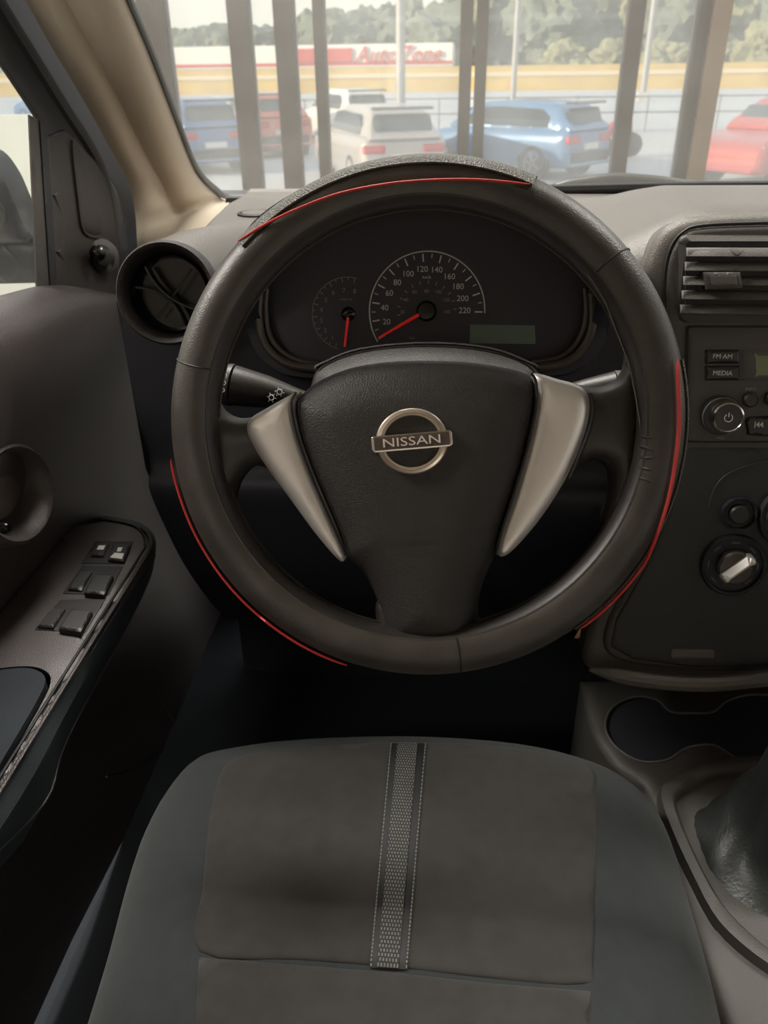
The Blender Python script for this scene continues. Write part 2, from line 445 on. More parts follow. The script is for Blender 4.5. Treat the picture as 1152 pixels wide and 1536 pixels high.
# poles
def lamp_pole(px, py_base, y, wpx, label):
    b = at(px, py_base, y=y); x = at(px+0, py_base, y=y).x; r = wpx*y/F*.5
    t = thing('light_pole', (x, y, LOT), label, 'pole')
    Acc().tube([(x, y, LOT), (x, y, 9)], [r, r*.75], 12).build('pole', M['pole'], t)
    Acc().box((x-.3, y-.3, LOT), (x+.3, y+.3, LOT+.55)).build('base', M['outwall'], t)
    Acc().tube([(x, y, 8.8), (x-.9, y-.2, 9.2)], .05, 8).build('arm', M['pole'], t)
    Acc().box((x-1.5, y-.4, 9.1), (x-.8, y, 9.25)).build('lamp_head', M['pole'], t)
lamp_pole(601, 130, 30, 13, 'thick grey light pole rising behind the silver SUV')
lamp_pole(769, 150, 31, 8, 'slim grey light pole rising behind the blue SUV')
lamp_pole(968, 110, 60, 9, 'pale distant light pole between the two right window posts')
# railing along the lot
t = thing('lot_railing', (0, 33, LOT), 'thin grey metal railing between the car lot and the road', 'railing')
a = Acc()
for z in (.15, -.35): a.tube([(-16, 33, z), (24, 33, z)], .03, 6)
a.build('rail', M['rail'], t)
for i in range(17):
    x = -16+i*2.5; Acc().tube([(x, 33, LOT), (x, 33, .2)], .03, 6).build('post', M['rail'], t)

# parked cars ----------------------------------------------------
def car(name, x, y, rot, paint, label, L=4.35, Wd=.90, H=1.62):
    t = bpy.data.objects.new(name, None); COL.objects.link(t); t['label'] = label; t['category'] = 'car'
    k = H/1.62; h = L/2
    lower = smooth([(-h, .45), (-h+.02, .85), (-h+.08, 1.02), (-h+.5, 1.06), (0, 1.04), (h-1.15, 1.02), (h-.5, .93), (h-.08, .78), (h, .5), (h-.1, .28), (0, .24), (-h+.15, .26)], 4)
    upper = smooth([(-h+.10, 1.0), (-h+.25, 1.28), (-h+.50, 1.55), (-h+.9, 1.60), (-.3, 1.62), (.35, 1.56), (.75, 1.38), (1.2, 1.02), (0, .98)], 4)
    def both(name, outl, w0, Hh, r, m, wf=None, parent=t, depth=None, ang=40, label=None):
        a = Acc()
        for sgn in (-1, 1):
            fr = Frame((sgn*w0, 0, 0), (0, sgn, 0), (sgn, 0, 0))
            a.pillow(fr, [(sgn*p*1.0, q*k) for p, q in outl], Hh, r, w0 if depth is None else depth, wf=wf, back=depth is not None, step=.16)
        a_ = a.build(name, m, parent, ang=ang)
        if label: a_['label'] = label
        return a_
    body = both('body', lower, Wd-.14, .14, .32, paint)
    slope = lambda u, v: -max(0, v-1.0*k)*.42
    both('cabin', upper, Wd-.18, .07, .18, paint, wf=slope)
    win = [(-h+.62, 1.10), (-h+.62, 1.30), (-h+.85, 1.46), (-.2, 1.50), (.35, 1.46), (.98, 1.10)]
    both('side_window', quadpts(win, 3), Wd-.115, .005, .02, M['cglass'], wf=lambda u, v: -max(0, v-1.0*k)*.42+.012, depth=.08)
    a = Acc(); fr = Frame((0, -h+.165, 1.28*k), (1, 0, 0), (0, -.90, .40))
    a.pillow(fr, rr(-.58, -.19, .58, .21, .08), .02, .05, .10); a.build('rear_window', M['cglass'], t)
    a = Acc(); fr = Frame((0, .93, 1.27*k), (-1, 0, 0), (0, .62, .78)); a.pillow(fr, rr(-.60, -.27, .60, .27, .08), .02, .05, .06); a.build('front_window', M['cglass'], t)
    Acc().pillow(Frame((0, -h+.16, 1.58*k), (1, 0, 0), (0, 0, 1)), rr(-.6, -.10, .6, .18, .06), .03, .04, .02).build('spoiler', M['black'], t)
    for sgn in (-1, 1):
        Acc().pillow(Frame((sgn*.60, -h+.02, .86*k), (1, 0, 0), (0, -1, .15)), rr(-.24, -.08, .20, .08, .04), .03, .04, .06).build('tail_light', M['tail'], t)
        Acc().pillow(Frame((sgn*.62, h-.12, .74*k), (-1, 0, 0), (0, 1, .25)), rr(-.2, -.06, .2, .06, .04), .03, .04, .06).build('headlight', M['chrome'], t)
    Acc().box((-.72, -h-.03, .28), (.72, -h+.25, .56)).build('rear_bumper', M['black'], t)
    Acc().box((-.26, -h-.045, .60), (.26, -h-.0, .72)).build('number_plate', M['white'], t)
    for sx in (-1, 1):
        for yy in (-h+.85, h-.88):
            fr = Frame((sx*(Wd-.17), yy, .345), (0, 1, 0), (sx, 0, 0))
            wl = Acc().lathe(fr, [(.10, -.1), (.30, -.1), (.345, -.05), (.345, .13), (.33, .175), (.245, .18), (.235, .15)], 28)
            wl = wl.build('wheel', M['tyre'], t)
            hb = Acc().lathe(fr, [(.235, .15), (.225, .178), (.21, .15), (.02, .14)], 28)
            for q in range(5):
                an = 2*PI*q/5; u0, v0 = math.cos(an), math.sin(an)
                hb.tube([fr.P(u0*.03, v0*.03, .17), fr.P(u0*.22, v0*.22, .165)], .028, 6)
            hb.build('hub', M['rimm'], wl)
            Acc().lathe(Frame((sx*(Wd-.02), yy, .36), (0, 1, 0), (sx, 0, 0)), [(.36, -.1), (.42, -.02), (.42, .0), (.36, .012), (.34, -.1)], 28).build('wheel_arch', M['black'], t)
        Acc().pillow(Frame((sx*(Wd+.06), .95, 1.08*k), (0, 1, 0), (0, -1, 0)), circ(0, 0, .09, 14, .07), .04, .05, .05).build('door_mirror', paint, t)
    t.location = (x, y, LOT); t.rotation_euler = (0, 0, rot)
    return t
def paint(n, c, r=.3): return mat(n, c, r, metal=.25, coat=.5)
p = at(582, 278, z=LOT); car('parked_car', p.x-.35, p.y+.7, math.radians(22), paint('silver_paint', S(170, 162, 155)), 'silver grey SUV seen from behind on the lot, its left flank catching the sun', H=1.54)
p = at(722, 278, z=LOT); car('parked_car', p.x+.65, p.y+2.5, math.radians(50), paint('blue_paint', S(84, 118, 156)), 'blue SUV with black roof spoiler parked on the lot, rear turned to the right', H=1.52)
p = at(1150, 275, z=LOT); car('parked_car', p.x+.5, p.y+.6, math.radians(128), paint('red_paint', S(172, 66, 56)), 'red SUV at the right end of the lot behind the wide window post')
p = at(292, 262, z=LOT); car('parked_car', p.x-.6, p.y+1.6, math.radians(35), paint('navy_paint', S(80, 108, 150)), 'faint blue hatchback at the left beside the windscreen pillar')
p = at(362, 265, z=LOT); car('parked_car', p.x-.9, p.y+6.2, math.radians(30), paint('coral_paint', S(196, 96, 80)), 'red car mostly hidden behind the wide dark post at left')
p = at(478, 240, z=LOT); car('parked_car', p.x, p.y+5.2, math.radians(30), paint('white_paint', S(215, 212, 205)), 'white car behind the third and fourth dark posts')
p = at(-10, 200, z=LOT); car('parked_car', p.x, p.y+6, math.radians(60), paint('sky_paint', S(60, 100, 150)), 'blue car glimpsed through the driver door window above the white wall')
# small red motorcycle
mp = at(922, 238, z=LOT); t = thing('motorcycle', mp, 'small red motorcycle standing beyond the blue SUV', 'motorcycle')
for dx in (-.45, .45):
    fr = Frame((mp.x+dx, mp.y+dx, LOT+.3), (1, 0, 0), (0, -1, 0)); Acc().lathe(fr, [(.2, -.05), (.3, -.04), (.3, .04), (.2, .05)], 20).build('wheel', M['tyre'], t)
Acc().tube([(mp.x-.45, mp.y-.45, LOT+.6), (mp.x-.1, mp.y-.1, LOT+.75), (mp.x+.35, mp.y+.35, LOT+.8)], [.1, .17, .09], 8).build('body', M['bred'], t)
Acc().tube([(mp.x+.45, mp.y+.45, LOT+.3), (mp.x+.35, mp.y+.35, LOT+.95), (mp.x+.2, mp.y+.2, LOT+1.0)], .04, 6).build('fork', M['black'], t)

# ================================================================= CAR SHELL
# windscreen plane: base at y 1.35, z 1.03, raked towards the driver
WS_N = Vector((0, -math.sin(math.radians(30)), -math.cos(math.radians(30))))
WS = Frame((0, 1.35, 1.035), (1, 0, 0), -WS_N)
ws = thing('windscreen', (0.2, 1.35, 1.03), 'slightly hazy windscreen glass above the dashboard', 'windscreen')
glo = [(-.62, .93), (-.52, .5)] 
edge_px = [(190, 0), (207, 40), (225, 82), (243, 128), (262, 178), (277, 218), (288, 245), (303, 270), (322, 288), (345, 301)]
edge_uv = WS.uvs(edge_px)
bot_px = [(420, 300), (600, 292), (800, 285), (1152, 279)]
bot_uv = WS.uvs(bot_px)
right_u = 1.15
eu0, ev0 = edge_uv[0]; eu1, ev1 = edge_uv[1]
top_v = -.80; kx = (eu0-eu1)/(ev0-ev1)
topl = (eu0+kx*(top_v-ev0), top_v)
ring = [topl]+edge_uv+bot_uv+[(right_u, bot_uv[-1][1]), (right_u-.1, top_v)]
Acc().pillow(WS, ring, 0, .01, .004, step=.2).build('glass', M['wglass'], ws)
Acc().tube([WS.P(u, v, .006) for u, v in smooth([topl]+edge_uv+bot_uv[:1], 4, False)], .0048, 8).build('side_seal', M['rubber'], ws)
band = [WS.P(u, v, 0) for u, v in [edge_uv[-1]]+bot_uv+[(right_u, bot_uv[-1][1])]]
a = Acc()
a.grid([[p+Vector((0, 0, .0)) for p in band], [p+Vector((0, -.0, -.004)) for p in band]])
a.tube([p+Vector((0, -.02, .002)) for p in smooth(band, 4, False)], .008, 8)
a.build('lower_seal', M['black'], ws)
# cowl with wiper arm outside
wy = 1.42
WFr = Frame((0, wy, 1), (1, 0, 0), (0, -1, .2))
wpo = WFr.uvs(smooth([(826, 286), (842, 271), (880, 264), (922, 259), (985, 263), (1040, 270), (1110, 274), (1210, 277), (1210, 290), (1000, 290)], 4))
t = tag(Acc().pillow(WFr, wpo, .008, .01, .012).build('windscreen_wiper', M['black']), 'black wiper blade resting outside along the foot of the windscreen', 'wiper')
o = Acc().box((-.55, 1.40, .95), (1.25, 1.62, .995)).build('cowl_panel', M['black']); tag(o, 'black plastic cowl panel outside the foot of the windscreen', 'cowl')

# roof with headliner
ZR = 1.50
rf = thing('car_roof', (.3, .2, ZR), 'car roof with beige headliner above the front seats', 'roof')
ftop = WS.P(0, top_v, 0)
Acc().box((-.42, -1.1, ftop.z-.02), (1.15, ftop.y+.02, ftop.z+.0)).build('headliner', M['headl'], rf)
Acc().box((-.48, -1.1, ftop.z+.001), (1.21, ftop.y+.04, ftop.z+.03)).build('roof_skin', M['bwhite'], rf)

# A-pillar trim: from door side edge to windscreen edge
XD = -.445
pl_px = [(20, -40), (38, 0), (80, 75), (125, 150), (165, 222), (192, 272), (202, 315), (205, 350), (207, 395), (207, 440)]
pr_px = [(170, -45), (190, 0), (225, 82), (258, 168), (288, 245), (303, 270), (322, 288), (345, 301)]
Lp = [at(x, y, x=XD) for x, y in pl_px]
Rp = [WS.P(*WS.uv(x, y, .004), .004) for x, y in pr_px]+[at(320, 328, z=1.035), at(288, 362, z=1.035)]
Lp = smooth([tuple(p) for p in Lp], 5, False); Rp = smooth([tuple(p) for p in Rp], 5, False)
rows = []
for i, (a_, b_) in enumerate(zip(Lp, Rp)):
    a_, b_ = Vector(a_), Vector(b_); row = []
    mid = (a_+b_)/2; out = (Vector(CAM)-mid).normalized()
    nj = 22
    for j in range(nj+1):
        t_ = j/nj
        # a soft valley at 0.38 between the two rolls of the trim
        bul = .020*math.sin(PI*min(1, t_/.42)) if t_ < .42 else .040*max(0, math.sin(PI*(t_-.42)/.58))**.8
        bul += .010*math.sin(PI*t_)
        fade = 1-.55*max(0, (i-24)/(len(Lp)-24))
        row.append(a_.lerp(b_, t_)+out*bul*fade)
    rows.append(row)
t = Acc().grid(rows).build('windscreen_pillar', M['beige'], ang=60)
tag(t, 'beige moulded cover of the windscreen pillar at upper left', 'pillar')

# ================================================================= DOOR
dr = thing('car_door', (XD, .7, .35), 'driver door with dark plastic panel, armrest switches and window', 'car door')
DF = Frame((XD, .9, .9), (0, 1, 0), (1, 0, 0))      # u = y, v = z, w = +x (into the cabin)
# window frame: dark strip between the pillar trim and the glass
DW = lambda pts, w=0: DF.uvs(pts, w)
fo = DW([(60, -60), (78, 0), (120, 75), (165, 150), (200, 222), (220, 272), (228, 315), (232, 350), (234, 500), (150, 500), (110, 490), (75, 470), (82, 420), (79, 300), (74, 215), (58, 180), (36, 146), (0, 92), (-60, -5), (-110, -90)], -.018)
Acc().pillow(DF, quadpts(fo, 4), .004, .006, .022, wf=lambda u, v: -.020).build('window_frame', M['rubber'], dr)
# roll of black rubber running down the frame
Acc().tube([DF.P(*DF.uv(x, y, -.012), -.016) for x, y in smooth([(-60, -95), (5, 10), (55, 90), (95, 155), (138, 222), (160, 275), (172, 340), (176, 430)], 5, False)], .009, 10).build('weatherstrip', M['rubber'], dr)
# mirror sail panel
sp = DW([(78, 205), (100, 195), (120, 215), (150, 245), (178, 285), (186, 330), (188, 440), (150, 470), (92, 460)], -.010)
Acc().pillow(DF, quadpts(sp, 3), .005, .01, .02, wf=lambda u, v: -.014).build('corner_panel', M['shroud'], dr)
gs = DW([(112, 210), (132, 238), (152, 285), (158, 350), (130, 350), (120, 300)], -.004)
Acc().pillow(DF, smooth(gs, 4), .006, .012, .006, wf=lambda u, v: -.010).build('corner_panel_roll', M['shroud'], dr)
BF_ = Frame(at(152, 385, x=XD-.006), (.6, .7, 0), (.72, -.62, .22))
Acc().lathe(BF_, [(.0235, -.03), (.0240, .002), (.0215, .008), (.014, .010), (.0, .010)], 32).build('mirror_control_base', M['door'], dr)
Acc().lathe(BF_, [(.017, .006), (.0165, .016), (.011, .022), (0, .024)], 32, -.006, -.002).build('mirror_control_ball', M['black'], dr)
kb_ = BF_.P(-.010, .002, .020); kf_ = Frame(kb_, (.6, .7, 0), (.45, -.85, .25))
Acc().lathe(kf_, [(.005, -.004), (.005, .012), (.0085, .016), (.0105, .022), (.0095, .030), (.005, .034), (0, .035)], 24, -.004, .001).build('mirror_control_lever', M['gloss'], dr)
# window channel strips (grey, black, brown verticals)
def strip(name, q, m, w, th=.002):
    Acc().pillow(DF, quadpts(DW(q, w), 4), .001, .004, th-w, wf=lambda u, v: w).build(name, m, dr)
strip('glass_run', [(44, 172), (58, 180), (74, 432), (56, 438)], M['stack'], -.012, .002)
strip('glass_seal', [(60, 180), (72, 200), (86, 432), (76, 432)], M['rubber'], -.010, .002)
gl = DW([(-260, -60), (-30, 40), (52, 172), (62, 300), (68, 440), (0, 490), (-260, 590)], -.03)
Acc().pillow(DF, gl, 0, .01, .033, wf=lambda u, v: -.03).build('window_glass', M['dglass'], dr)
# side mirror outside
mr_ = Acc(); MF = Frame((-.66, 1.16, 1.05), (1, 0, 0), (0, -1, 0))
mo = smooth(MF.uvs([(-120, 300), (-80, 236), (-30, 228), (0, 258), (20, 300), (36, 338), (50, 358), (40, 366), (-20, 368), (-110, 368)]), 5)
mr_.pillow(MF, mo, .02, .03, .05)
sm = mr_.build('side_mirror', M['black'], dr)
fo_ = MF.uvs([(-90, 366), (54, 364), (64, 380), (64, 424), (-90, 428)]); Acc().pillow(MF, quadpts(fo_, 3), .01, .02, .05).build('mirror_foot', M['black'], sm)
Acc().pillow(MF, smooth(MF.uvs([(-110, 300), (-70, 262), (-25, 256), (-6, 290), (4, 340), (-100, 350)], .02), 4), .001, .003, .004, wf=lambda u, v: .0205).build('mirror_glass', M['gloss'], sm)

# door inner panel: lofted surface, sill roll then falling to the floor
sill_px = [(-260, 530), (-120, 490), (0, 456), (40, 443), (82, 432), (120, 434), (182, 446)]
rows = []
prof = [(-.030, .000), (-.008, .004), (.012, -.002), (.026, -.014), (.034, -.035), (.036, -.07), (.030, -.12), (.018, -.17), (.006, -.22), (.0, -.27), (.0, -.36), (.012, -.44), (.02, -.50), (.03, -.60), (.04, -.72)]
ys = np.linspace(-.60, 1.28, 60)
sy = [DF.uv(x, y, 0) for x, y in sill_px]
sy = sorted((u+DF.o.y, v+DF.o.z) for u, v in sy)
def sillz(y): return float(np.interp(y, [a for a, b in sy], [b for a, b in sy]))
for y in ys:
    z0 = sillz(y); rows.append([(XD+a, y, z0+b) for a, b in smooth(prof, 4, False)])
Acc().grid(rows).build('door_panel', M['door'], dr, ang=60)
# inner handle: oval bezel and lever, centre pixel (28,742)
HX = XD+.028
hf_ = Frame(at(22, 742, x=HX), (0, 1, 0), (1, .0, .12))
def ring3(fr, cx, cy, rx, ry, wv): return [fr.uv(cx+rx*math.cos(a), cy+ry*math.sin(a), wv)+(wv,) for a in np.linspace(0, 2*PI, 41)[:-1]]
rs = []
for s_, wv in ((1.22, -.03), (1.18, .004), (1.08, .010), (.98, .006), (.92, -.008), (.88, -.02), (.0, -.022)):
    c = [hf_.uv(14+50*s_*math.cos(a), 742+66*s_*math.sin(a), .0) for a in np.linspace(0, 2*PI, 41)[:-1]]
    rs.append([hf_.P(u, v, wv) for u, v in c])
bz = Acc().grid(rs, closed=True).build('handle_bezel', M['door'], dr, ang=60)
lv = smooth(hf_.uvs([(-30, 700), (14, 700), (34, 712), (44, 740), (34, 768), (12, 784), (-30, 786)]), 5)
Acc().pillow(hf_, lv, .012, .016, .012, wf=lambda u, v: -.016).build('handle_lever', M['bronze'], bz)
Acc().lathe(hf_, [(.006, -.02), (.006, .004), (.004, .007), (0, .008)], 16, *hf_.uv(4, 792, 0)).build('lock_knob', M['gloss'], bz)

# armrest: top plate with switch panel and pull cup, side face
ZA = .705
AF = Frame((0, .6, ZA), (1, 0, 0), (0, 0, 1))
eg = smooth([(150, 778), (195, 786), (220, 800), (226, 820), (216, 842), (110, 1012), (0, 1192), (-150, 1438)], 5, False)
top = eg+[(-420, 1430), (-300, 1200), (-120, 1010), (0, 880), (75, 805), (110, 783)]
topuv = AF.uvs(top)
topuv = [(max(u, XD-.0), v) for u, v in topuv]
cup = smooth(AF.uvs([(-160, 1060), (-60, 1015), (0, 1003), (45, 1000), (70, 1008), (76, 1024), (60, 1060), (0, 1165), (-70, 1290), (-160, 1290)]), 4)
cup = [(max(u, XD+.012), v) for u, v in cup]
ar = Acc().pillow(AF, topuv, .006, .008, .02, holes=[cup], wf=lambda u, v: -.006, step=.03).build('armrest', M['door'], dr)
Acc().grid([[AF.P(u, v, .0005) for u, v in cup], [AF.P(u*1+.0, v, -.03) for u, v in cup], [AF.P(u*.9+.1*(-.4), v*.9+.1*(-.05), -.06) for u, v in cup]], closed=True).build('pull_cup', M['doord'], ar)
cc = [(u*.9-.04, v*.9-.005) for u, v in cup]; Acc().pillow(AF, cc, 0, .01, .001, wf=lambda u, v: -.06, step=.03).build('pull_cup_floor', M['carpet'], ar)
# side face of the armrest, a sloping skirt below the top edge
e1 = [AF.P(*AF.uv(x, y, -.002), -.002) for x, y in eg]
lo = smooth([(150, 776), (200, 784), (226, 806), (230, 845), (205, 910), (100, 1110), (66, 1205), (-40, 1310)], 5, False)
e2 = [Vector(at(x, y, z=ZA-.055)) for x, y in lo]
e3 = [Vector((p.x-.03-0*.02, p.y, p.z-.05)) for p in e2]
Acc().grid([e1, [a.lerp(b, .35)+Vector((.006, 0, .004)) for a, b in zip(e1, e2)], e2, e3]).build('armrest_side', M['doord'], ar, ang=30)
Acc().tube([p+Vector((0, 0, .0022)) for p in e1[8:]], .0017, 6).build('edge_piping', M['door'], ar)
Acc().tube([p+Vector((-.007, 0, .0028)) for p in e1[8:]], .0014, 6).build('edge_groove', M['stackd'], ar)
Acc().tube([p for p in e2], .0013, 6).build('side_ridge', M['door'], ar)
# switch plate recess and switches
def sw(q, name='window_switch', w=.0, th=.010, m='button', H=.0018, parent=None):
    return Acc().pillow(AF, quadpts(AF.uvs(q, w), 3), H, .0016, th, wf=lambda u, v: w).build(name, M[m], parent or ar)
sw([(143, 812), (200, 812), (182, 845), (122, 845)], 'switch_recess', .0008, .002, 'stackd', .0002)
sw([(124, 848), (184, 850), (163, 892), (94, 890)], 'switch_recess', .0008, .002, 'stackd', .0002)
sw([(90, 900), (158, 898), (128, 948), (52, 944)], 'switch_recess', .0008, .002, 'stackd', .0002)
s1 = sw([(146, 815), (164, 815), (155, 834), (136, 834)], 'lock_switch', .003)
s2 = sw([(170, 816), (196, 817), (186, 842), (162, 840)], 'window_lock_switch', .004)
s3 = sw([(118, 858), (138, 858), (122, 886), (102, 884)], 'window_switch', .003)
s4 = sw([(142, 862), (170, 864), (156, 892), (126, 889)], 'window_switch', .006)
s5 = sw([(108, 914), (138, 918), (121, 948), (88, 943)], 'window_switch', .006)
s6 = sw([(76, 914), (98, 914), (80, 942), (56, 940)], 'window_switch', .003)
sw([(148, 818), (158, 818), (155, 824), (145, 824)], 'icon', .0050, .001, 'white', .0002, s1)
sw([(177, 821), (184, 821), (181, 827), (175, 827)], 'icon', .0060, .001, 'white', .0002, s2)
sw([(172, 829), (186, 830), (183, 838), (165, 836)], 'icon', .0060, .001, 'white', .0002, s2)
# door pocket moulding low on the door
pk = [at(x, y, x=XD+.04) for x, y in smooth([(228, 1035), (258, 1075), (262, 1105), (240, 1130), (205, 1152), (160, 1165)], 4, False)]
Acc().tube(pk, .0016, 6).build('pocket_edge', M['doord'], dr)

# ================================================================= DASHBOARD
db = thing('dashboard', (.2, 1.0, .75), 'dark textured plastic dashboard under the windscreen', 'dashboard')
def sst(a, b, x): t = min(1, max(0, (x-a)/(b-a))); return t*t*(3-2*t)
def dash_z(x, y):
    z = 1.037-.012*sst(1.1, 1.36, y)
    z += .040*sst(.15, .27, x)*(1-sst(.98, 1.30, y))
    z += .010*sst(-.20, -.33, x)*0
    return z
def ledge_x(y): return float(np.interp(y, [.78, .885, 1.165, 1.40], [-.255, -.263, -.297, -.325]))
rows = []
for y in np.concatenate([np.linspace(1.40, .86, 24)]):
    rows.append([(x, y, dash_z(x, y)) for x in np.linspace(ledge_x(y), 1.12, 62)])
for a_, dz in ((.845, -.002), (.828, -.008), (.812, -.020), (.803, -.036), (.80, -.06)):
    rows.append([(x, a_, dash_z(x, a_)+dz) for x in np.linspace(ledge_x(a_), 1.12, 62)])
Acc().grid(rows).build('dash_top', M['dash'], db, ang=60)
rows = []
for y, z in smooth([(.801, .985), (.80, .93), (.802, .86), (.815, .80), (.80, .775), (.82, .72), (.87, .62), (.95, .50), (1.02, .42)], 4, False):
    rows.append([(x, y, z) for x in np.linspace(-.325, 1.12, 50)])
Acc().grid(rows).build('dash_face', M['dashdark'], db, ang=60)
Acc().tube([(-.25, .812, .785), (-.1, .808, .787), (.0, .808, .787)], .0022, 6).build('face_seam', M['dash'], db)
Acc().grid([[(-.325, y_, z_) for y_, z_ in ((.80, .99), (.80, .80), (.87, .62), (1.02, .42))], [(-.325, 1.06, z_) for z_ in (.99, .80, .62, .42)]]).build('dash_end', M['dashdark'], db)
# left demister ring on the dash top
dc = at(384, 318, z=1.04)
Acc().tube([(dc.x+.022*math.cos(a), dc.y+.022*math.sin(a), dash_z(dc.x, dc.y)+.001) for a in np.linspace(0, 2*PI, 33)[:-1]], .0022, 6, closed=True).build('sensor_ring', M['dashdark'], db)
Acc().lathe(Frame((dc.x, dc.y, dash_z(dc.x, dc.y)), (1, 0, 0), (0, 0, 1)), [(.02, 0), (.018, .003), (0, .004)], 24).build('sensor_cap', M['dash'], db)
# gauge hood: arched tunnel
CY = .80
gc = at(640, 455, y=CY)
GF = Frame(gc, (1, 0, 0), (0, -math.cos(math.radians(18)), math.sin(math.radians(18))))
def arch(px_pts, w): return [GF.P(*GF.uv(x, y, w), w) for x, y in px_pts]
inn = smooth([(396, 470), (398, 420), (425, 368), (490, 325), (570, 300), (640, 294), (710, 300), (795, 325), (862, 372), (884, 420), (886, 470), (878, 515), (850, 545), (800, 558), (640, 562), (480, 560), (432, 546), (405, 515)], 5)
rows = []
gi = GF.uvs(inn, 0)
cxm = sum(p[0] for p in gi)/len(gi); cym = sum(p[1] for p in gi)/len(gi)
def sc(k, kv=None, lift=0): 
    kv = kv or k
    return [(cxm+(u-cxm)*k, cym+(v-cym)*kv+lift) for u, v in gi]
for k_, wv, lf in ((1.0, -.005, 0), (1.0, .03, 0), (1.0, .06, .002), (.995, .085, .004), (1.01, .093, .005), (1.05, .092, .006), (1.08, .08, .005), (1.10, .04, .004), (1.11, -.03, 0)):
    ring_ = sc(k_, k_, lf)
    pts = []
    for (u, v) in ring_:
        # the lower half of the tunnel does not reach out as far as the hood
        q = sst(-.045, .03, v-cym)
        pts.append(GF.P(u, v, (wv*q if wv > 0 else wv)+(1-q)*min(wv, .012)*(wv > 0)))
    rows.append(pts)
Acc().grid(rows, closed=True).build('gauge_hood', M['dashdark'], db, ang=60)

# ---- instrument cluster
ic = thing('instrument_cluster', gc, 'black gauge cluster with white numerals and red needles behind the steering wheel', 'instrument cluster')
fp = GF.uvs(smooth([(400, 470), (402, 420), (430, 370), (490, 330), (570, 305), (640, 299), (710, 305), (795, 330), (858, 374), (880, 420), (882, 470), (874, 512), (848, 541), (800, 554), (640, 558), (480, 556), (434, 542), (408, 512)], 4))
Acc().pillow(GF, fp, .0, .01, .006, wf=lambda u, v: .0).build('face_plate', M['dial'], ic)
for pts, lb in (([(390, 440), (388, 470), (393, 505), (408, 530), (436, 547), (476, 553)], 'l'), ([(888, 440), (890, 470), (886, 500), (872, 526), (848, 544), (808, 551)], 'r')):
    P_ = [GF.P(*GF.uv(x, y, .018), .018) for x, y in smooth(pts, 5, False)]
    Acc().tube(P_, .0042, 10).build('bezel', M['bronze'], ic)
    sh = 1 if lb == 'l' else -1
    P_ = [GF.P(*GF.uv(x+sh*10, y-7, .012), .012) for x, y in smooth(pts, 5, False)]
    Acc().tube(P_, .0030, 10).build('bezel', M['bronze'], ic)
W1 = .0008
scu, scv = GF.uv(640, 467, W1)
eu_, ev_ = GF.uv(727, 467, W1); R1 = eu_-scu
sd = Acc().lathe(GF, [(R1*1.02, 0), (R1*1.02, W1*.5), (0, W1*.5)], 48, scu, scv).build('speedometer', M['dial'], ic)
def arc(cu, cv, r, a0, a1, n=48): return [GF.P(cu+r*math.cos(math.radians(a0+(a1-a0)*i/n)), cv+r*math.sin(math.radians(a0+(a1-a0)*i/n)), W1+.0003) for i in range(n+1)]
a = Acc().tube(arc(scu, scv, R1, 212, -1), .00065, 6)
def tick(a, cu, cv, r0, r1, ang, wd):
    c, s_ = math.cos(math.radians(ang)), math.sin(math.radians(ang))
    V = [GF.P(cu+r*c-q*s_, cv+r*s_+q*c, W1+z) for z in (0, .0004) for r, q in ((r0, -wd), (r1, -wd), (r1, wd), (r0, wd))]
    a.add(V, [(3, 2, 1, 0), (4, 5, 6, 7), (0, 1, 5, 4), (1, 2, 6, 5), (2, 3, 7, 6), (3, 0, 4, 7)])
for i in range(23):
    ang = 210-210*i/22; tick(a, scu, scv, R1*(.83 if i % 2 == 0 else .89), R1*.96, ang, .00065 if i % 2 == 0 else .0004)
a.build('scale', M['mark'], sd)
a = Acc()
for s_, x, y in (('20', 580, 483), ('40', 577, 462), ('60', 584, 440), ('80', 596, 424), ('100', 612, 411), ('120', 633, 404), ('140', 655, 405), ('160', 674, 415), ('180', 687, 430), ('200', 694, 448), ('220', 697, 466)):
    a.text(s_, GF, *GF.uv(x, y, W1), .0056, W1)
a.text('km/h', GF, *GF.uv(640, 416, W1), .0030, W1)
a.build('numerals', M['mark'], sd)
a = Acc()
for i in range(13): tick(a, scu, scv, R1*.46, R1*.52, 205-200*i/12, .0004)
for s_, x, y in (('20', 604, 468), ('40', 609, 450), ('60', 622, 438), ('80', 640, 437), ('100', 657, 438), ('120', 669, 450), ('140', 670, 468)):
    a.text(s_, GF, *GF.uv(x, y, W1), .0034, W1)
a.text('km', GF, *GF.uv(618, 507, W1), .0032, W1)
a.build('inner_scale', M['markdim'], sd)
def needle(p0, p1, r0, r1, name, parent):
    A_ = GF.P(*GF.uv(*p0, .006), .006); B_ = GF.P(*GF.uv(*p1, .005), .005)
    Acc().tube([A_, B_], [r0, r1], 8, flat=GF.n).build(name, M['tachred'], parent)
needle((630, 471), (568, 507), .0018, .0010, 'needle', sd)
Acc().lathe(GF, [(.010, 0), (.010, .005), (.008, .008), (0, .009)], 28, *GF.uv(640, 467, 0)).build('needle_hub', M['gloss'], sd)
tcu, tcv = GF.uv(521, 471, W1); R2 = GF.uv(574, 471, W1)[0]-tcu
td = Acc().lathe(GF, [(R2*1.04, 0), (R2*1.04, W1*.4), (0, W1*.4)], 40, tcu, tcv).build('tachometer', M['dial'], ic)
a = Acc().tube(arc(tcu, tcv, R2, 255, 75), .0004, 6)
for i in range(17): tick(a, tcu, tcv, R2*(.86 if i % 2 == 0 else .92), R2*.98, 250-172*i/16, .0004)
a.build('scale', M['markdim'], td)
a = Acc()
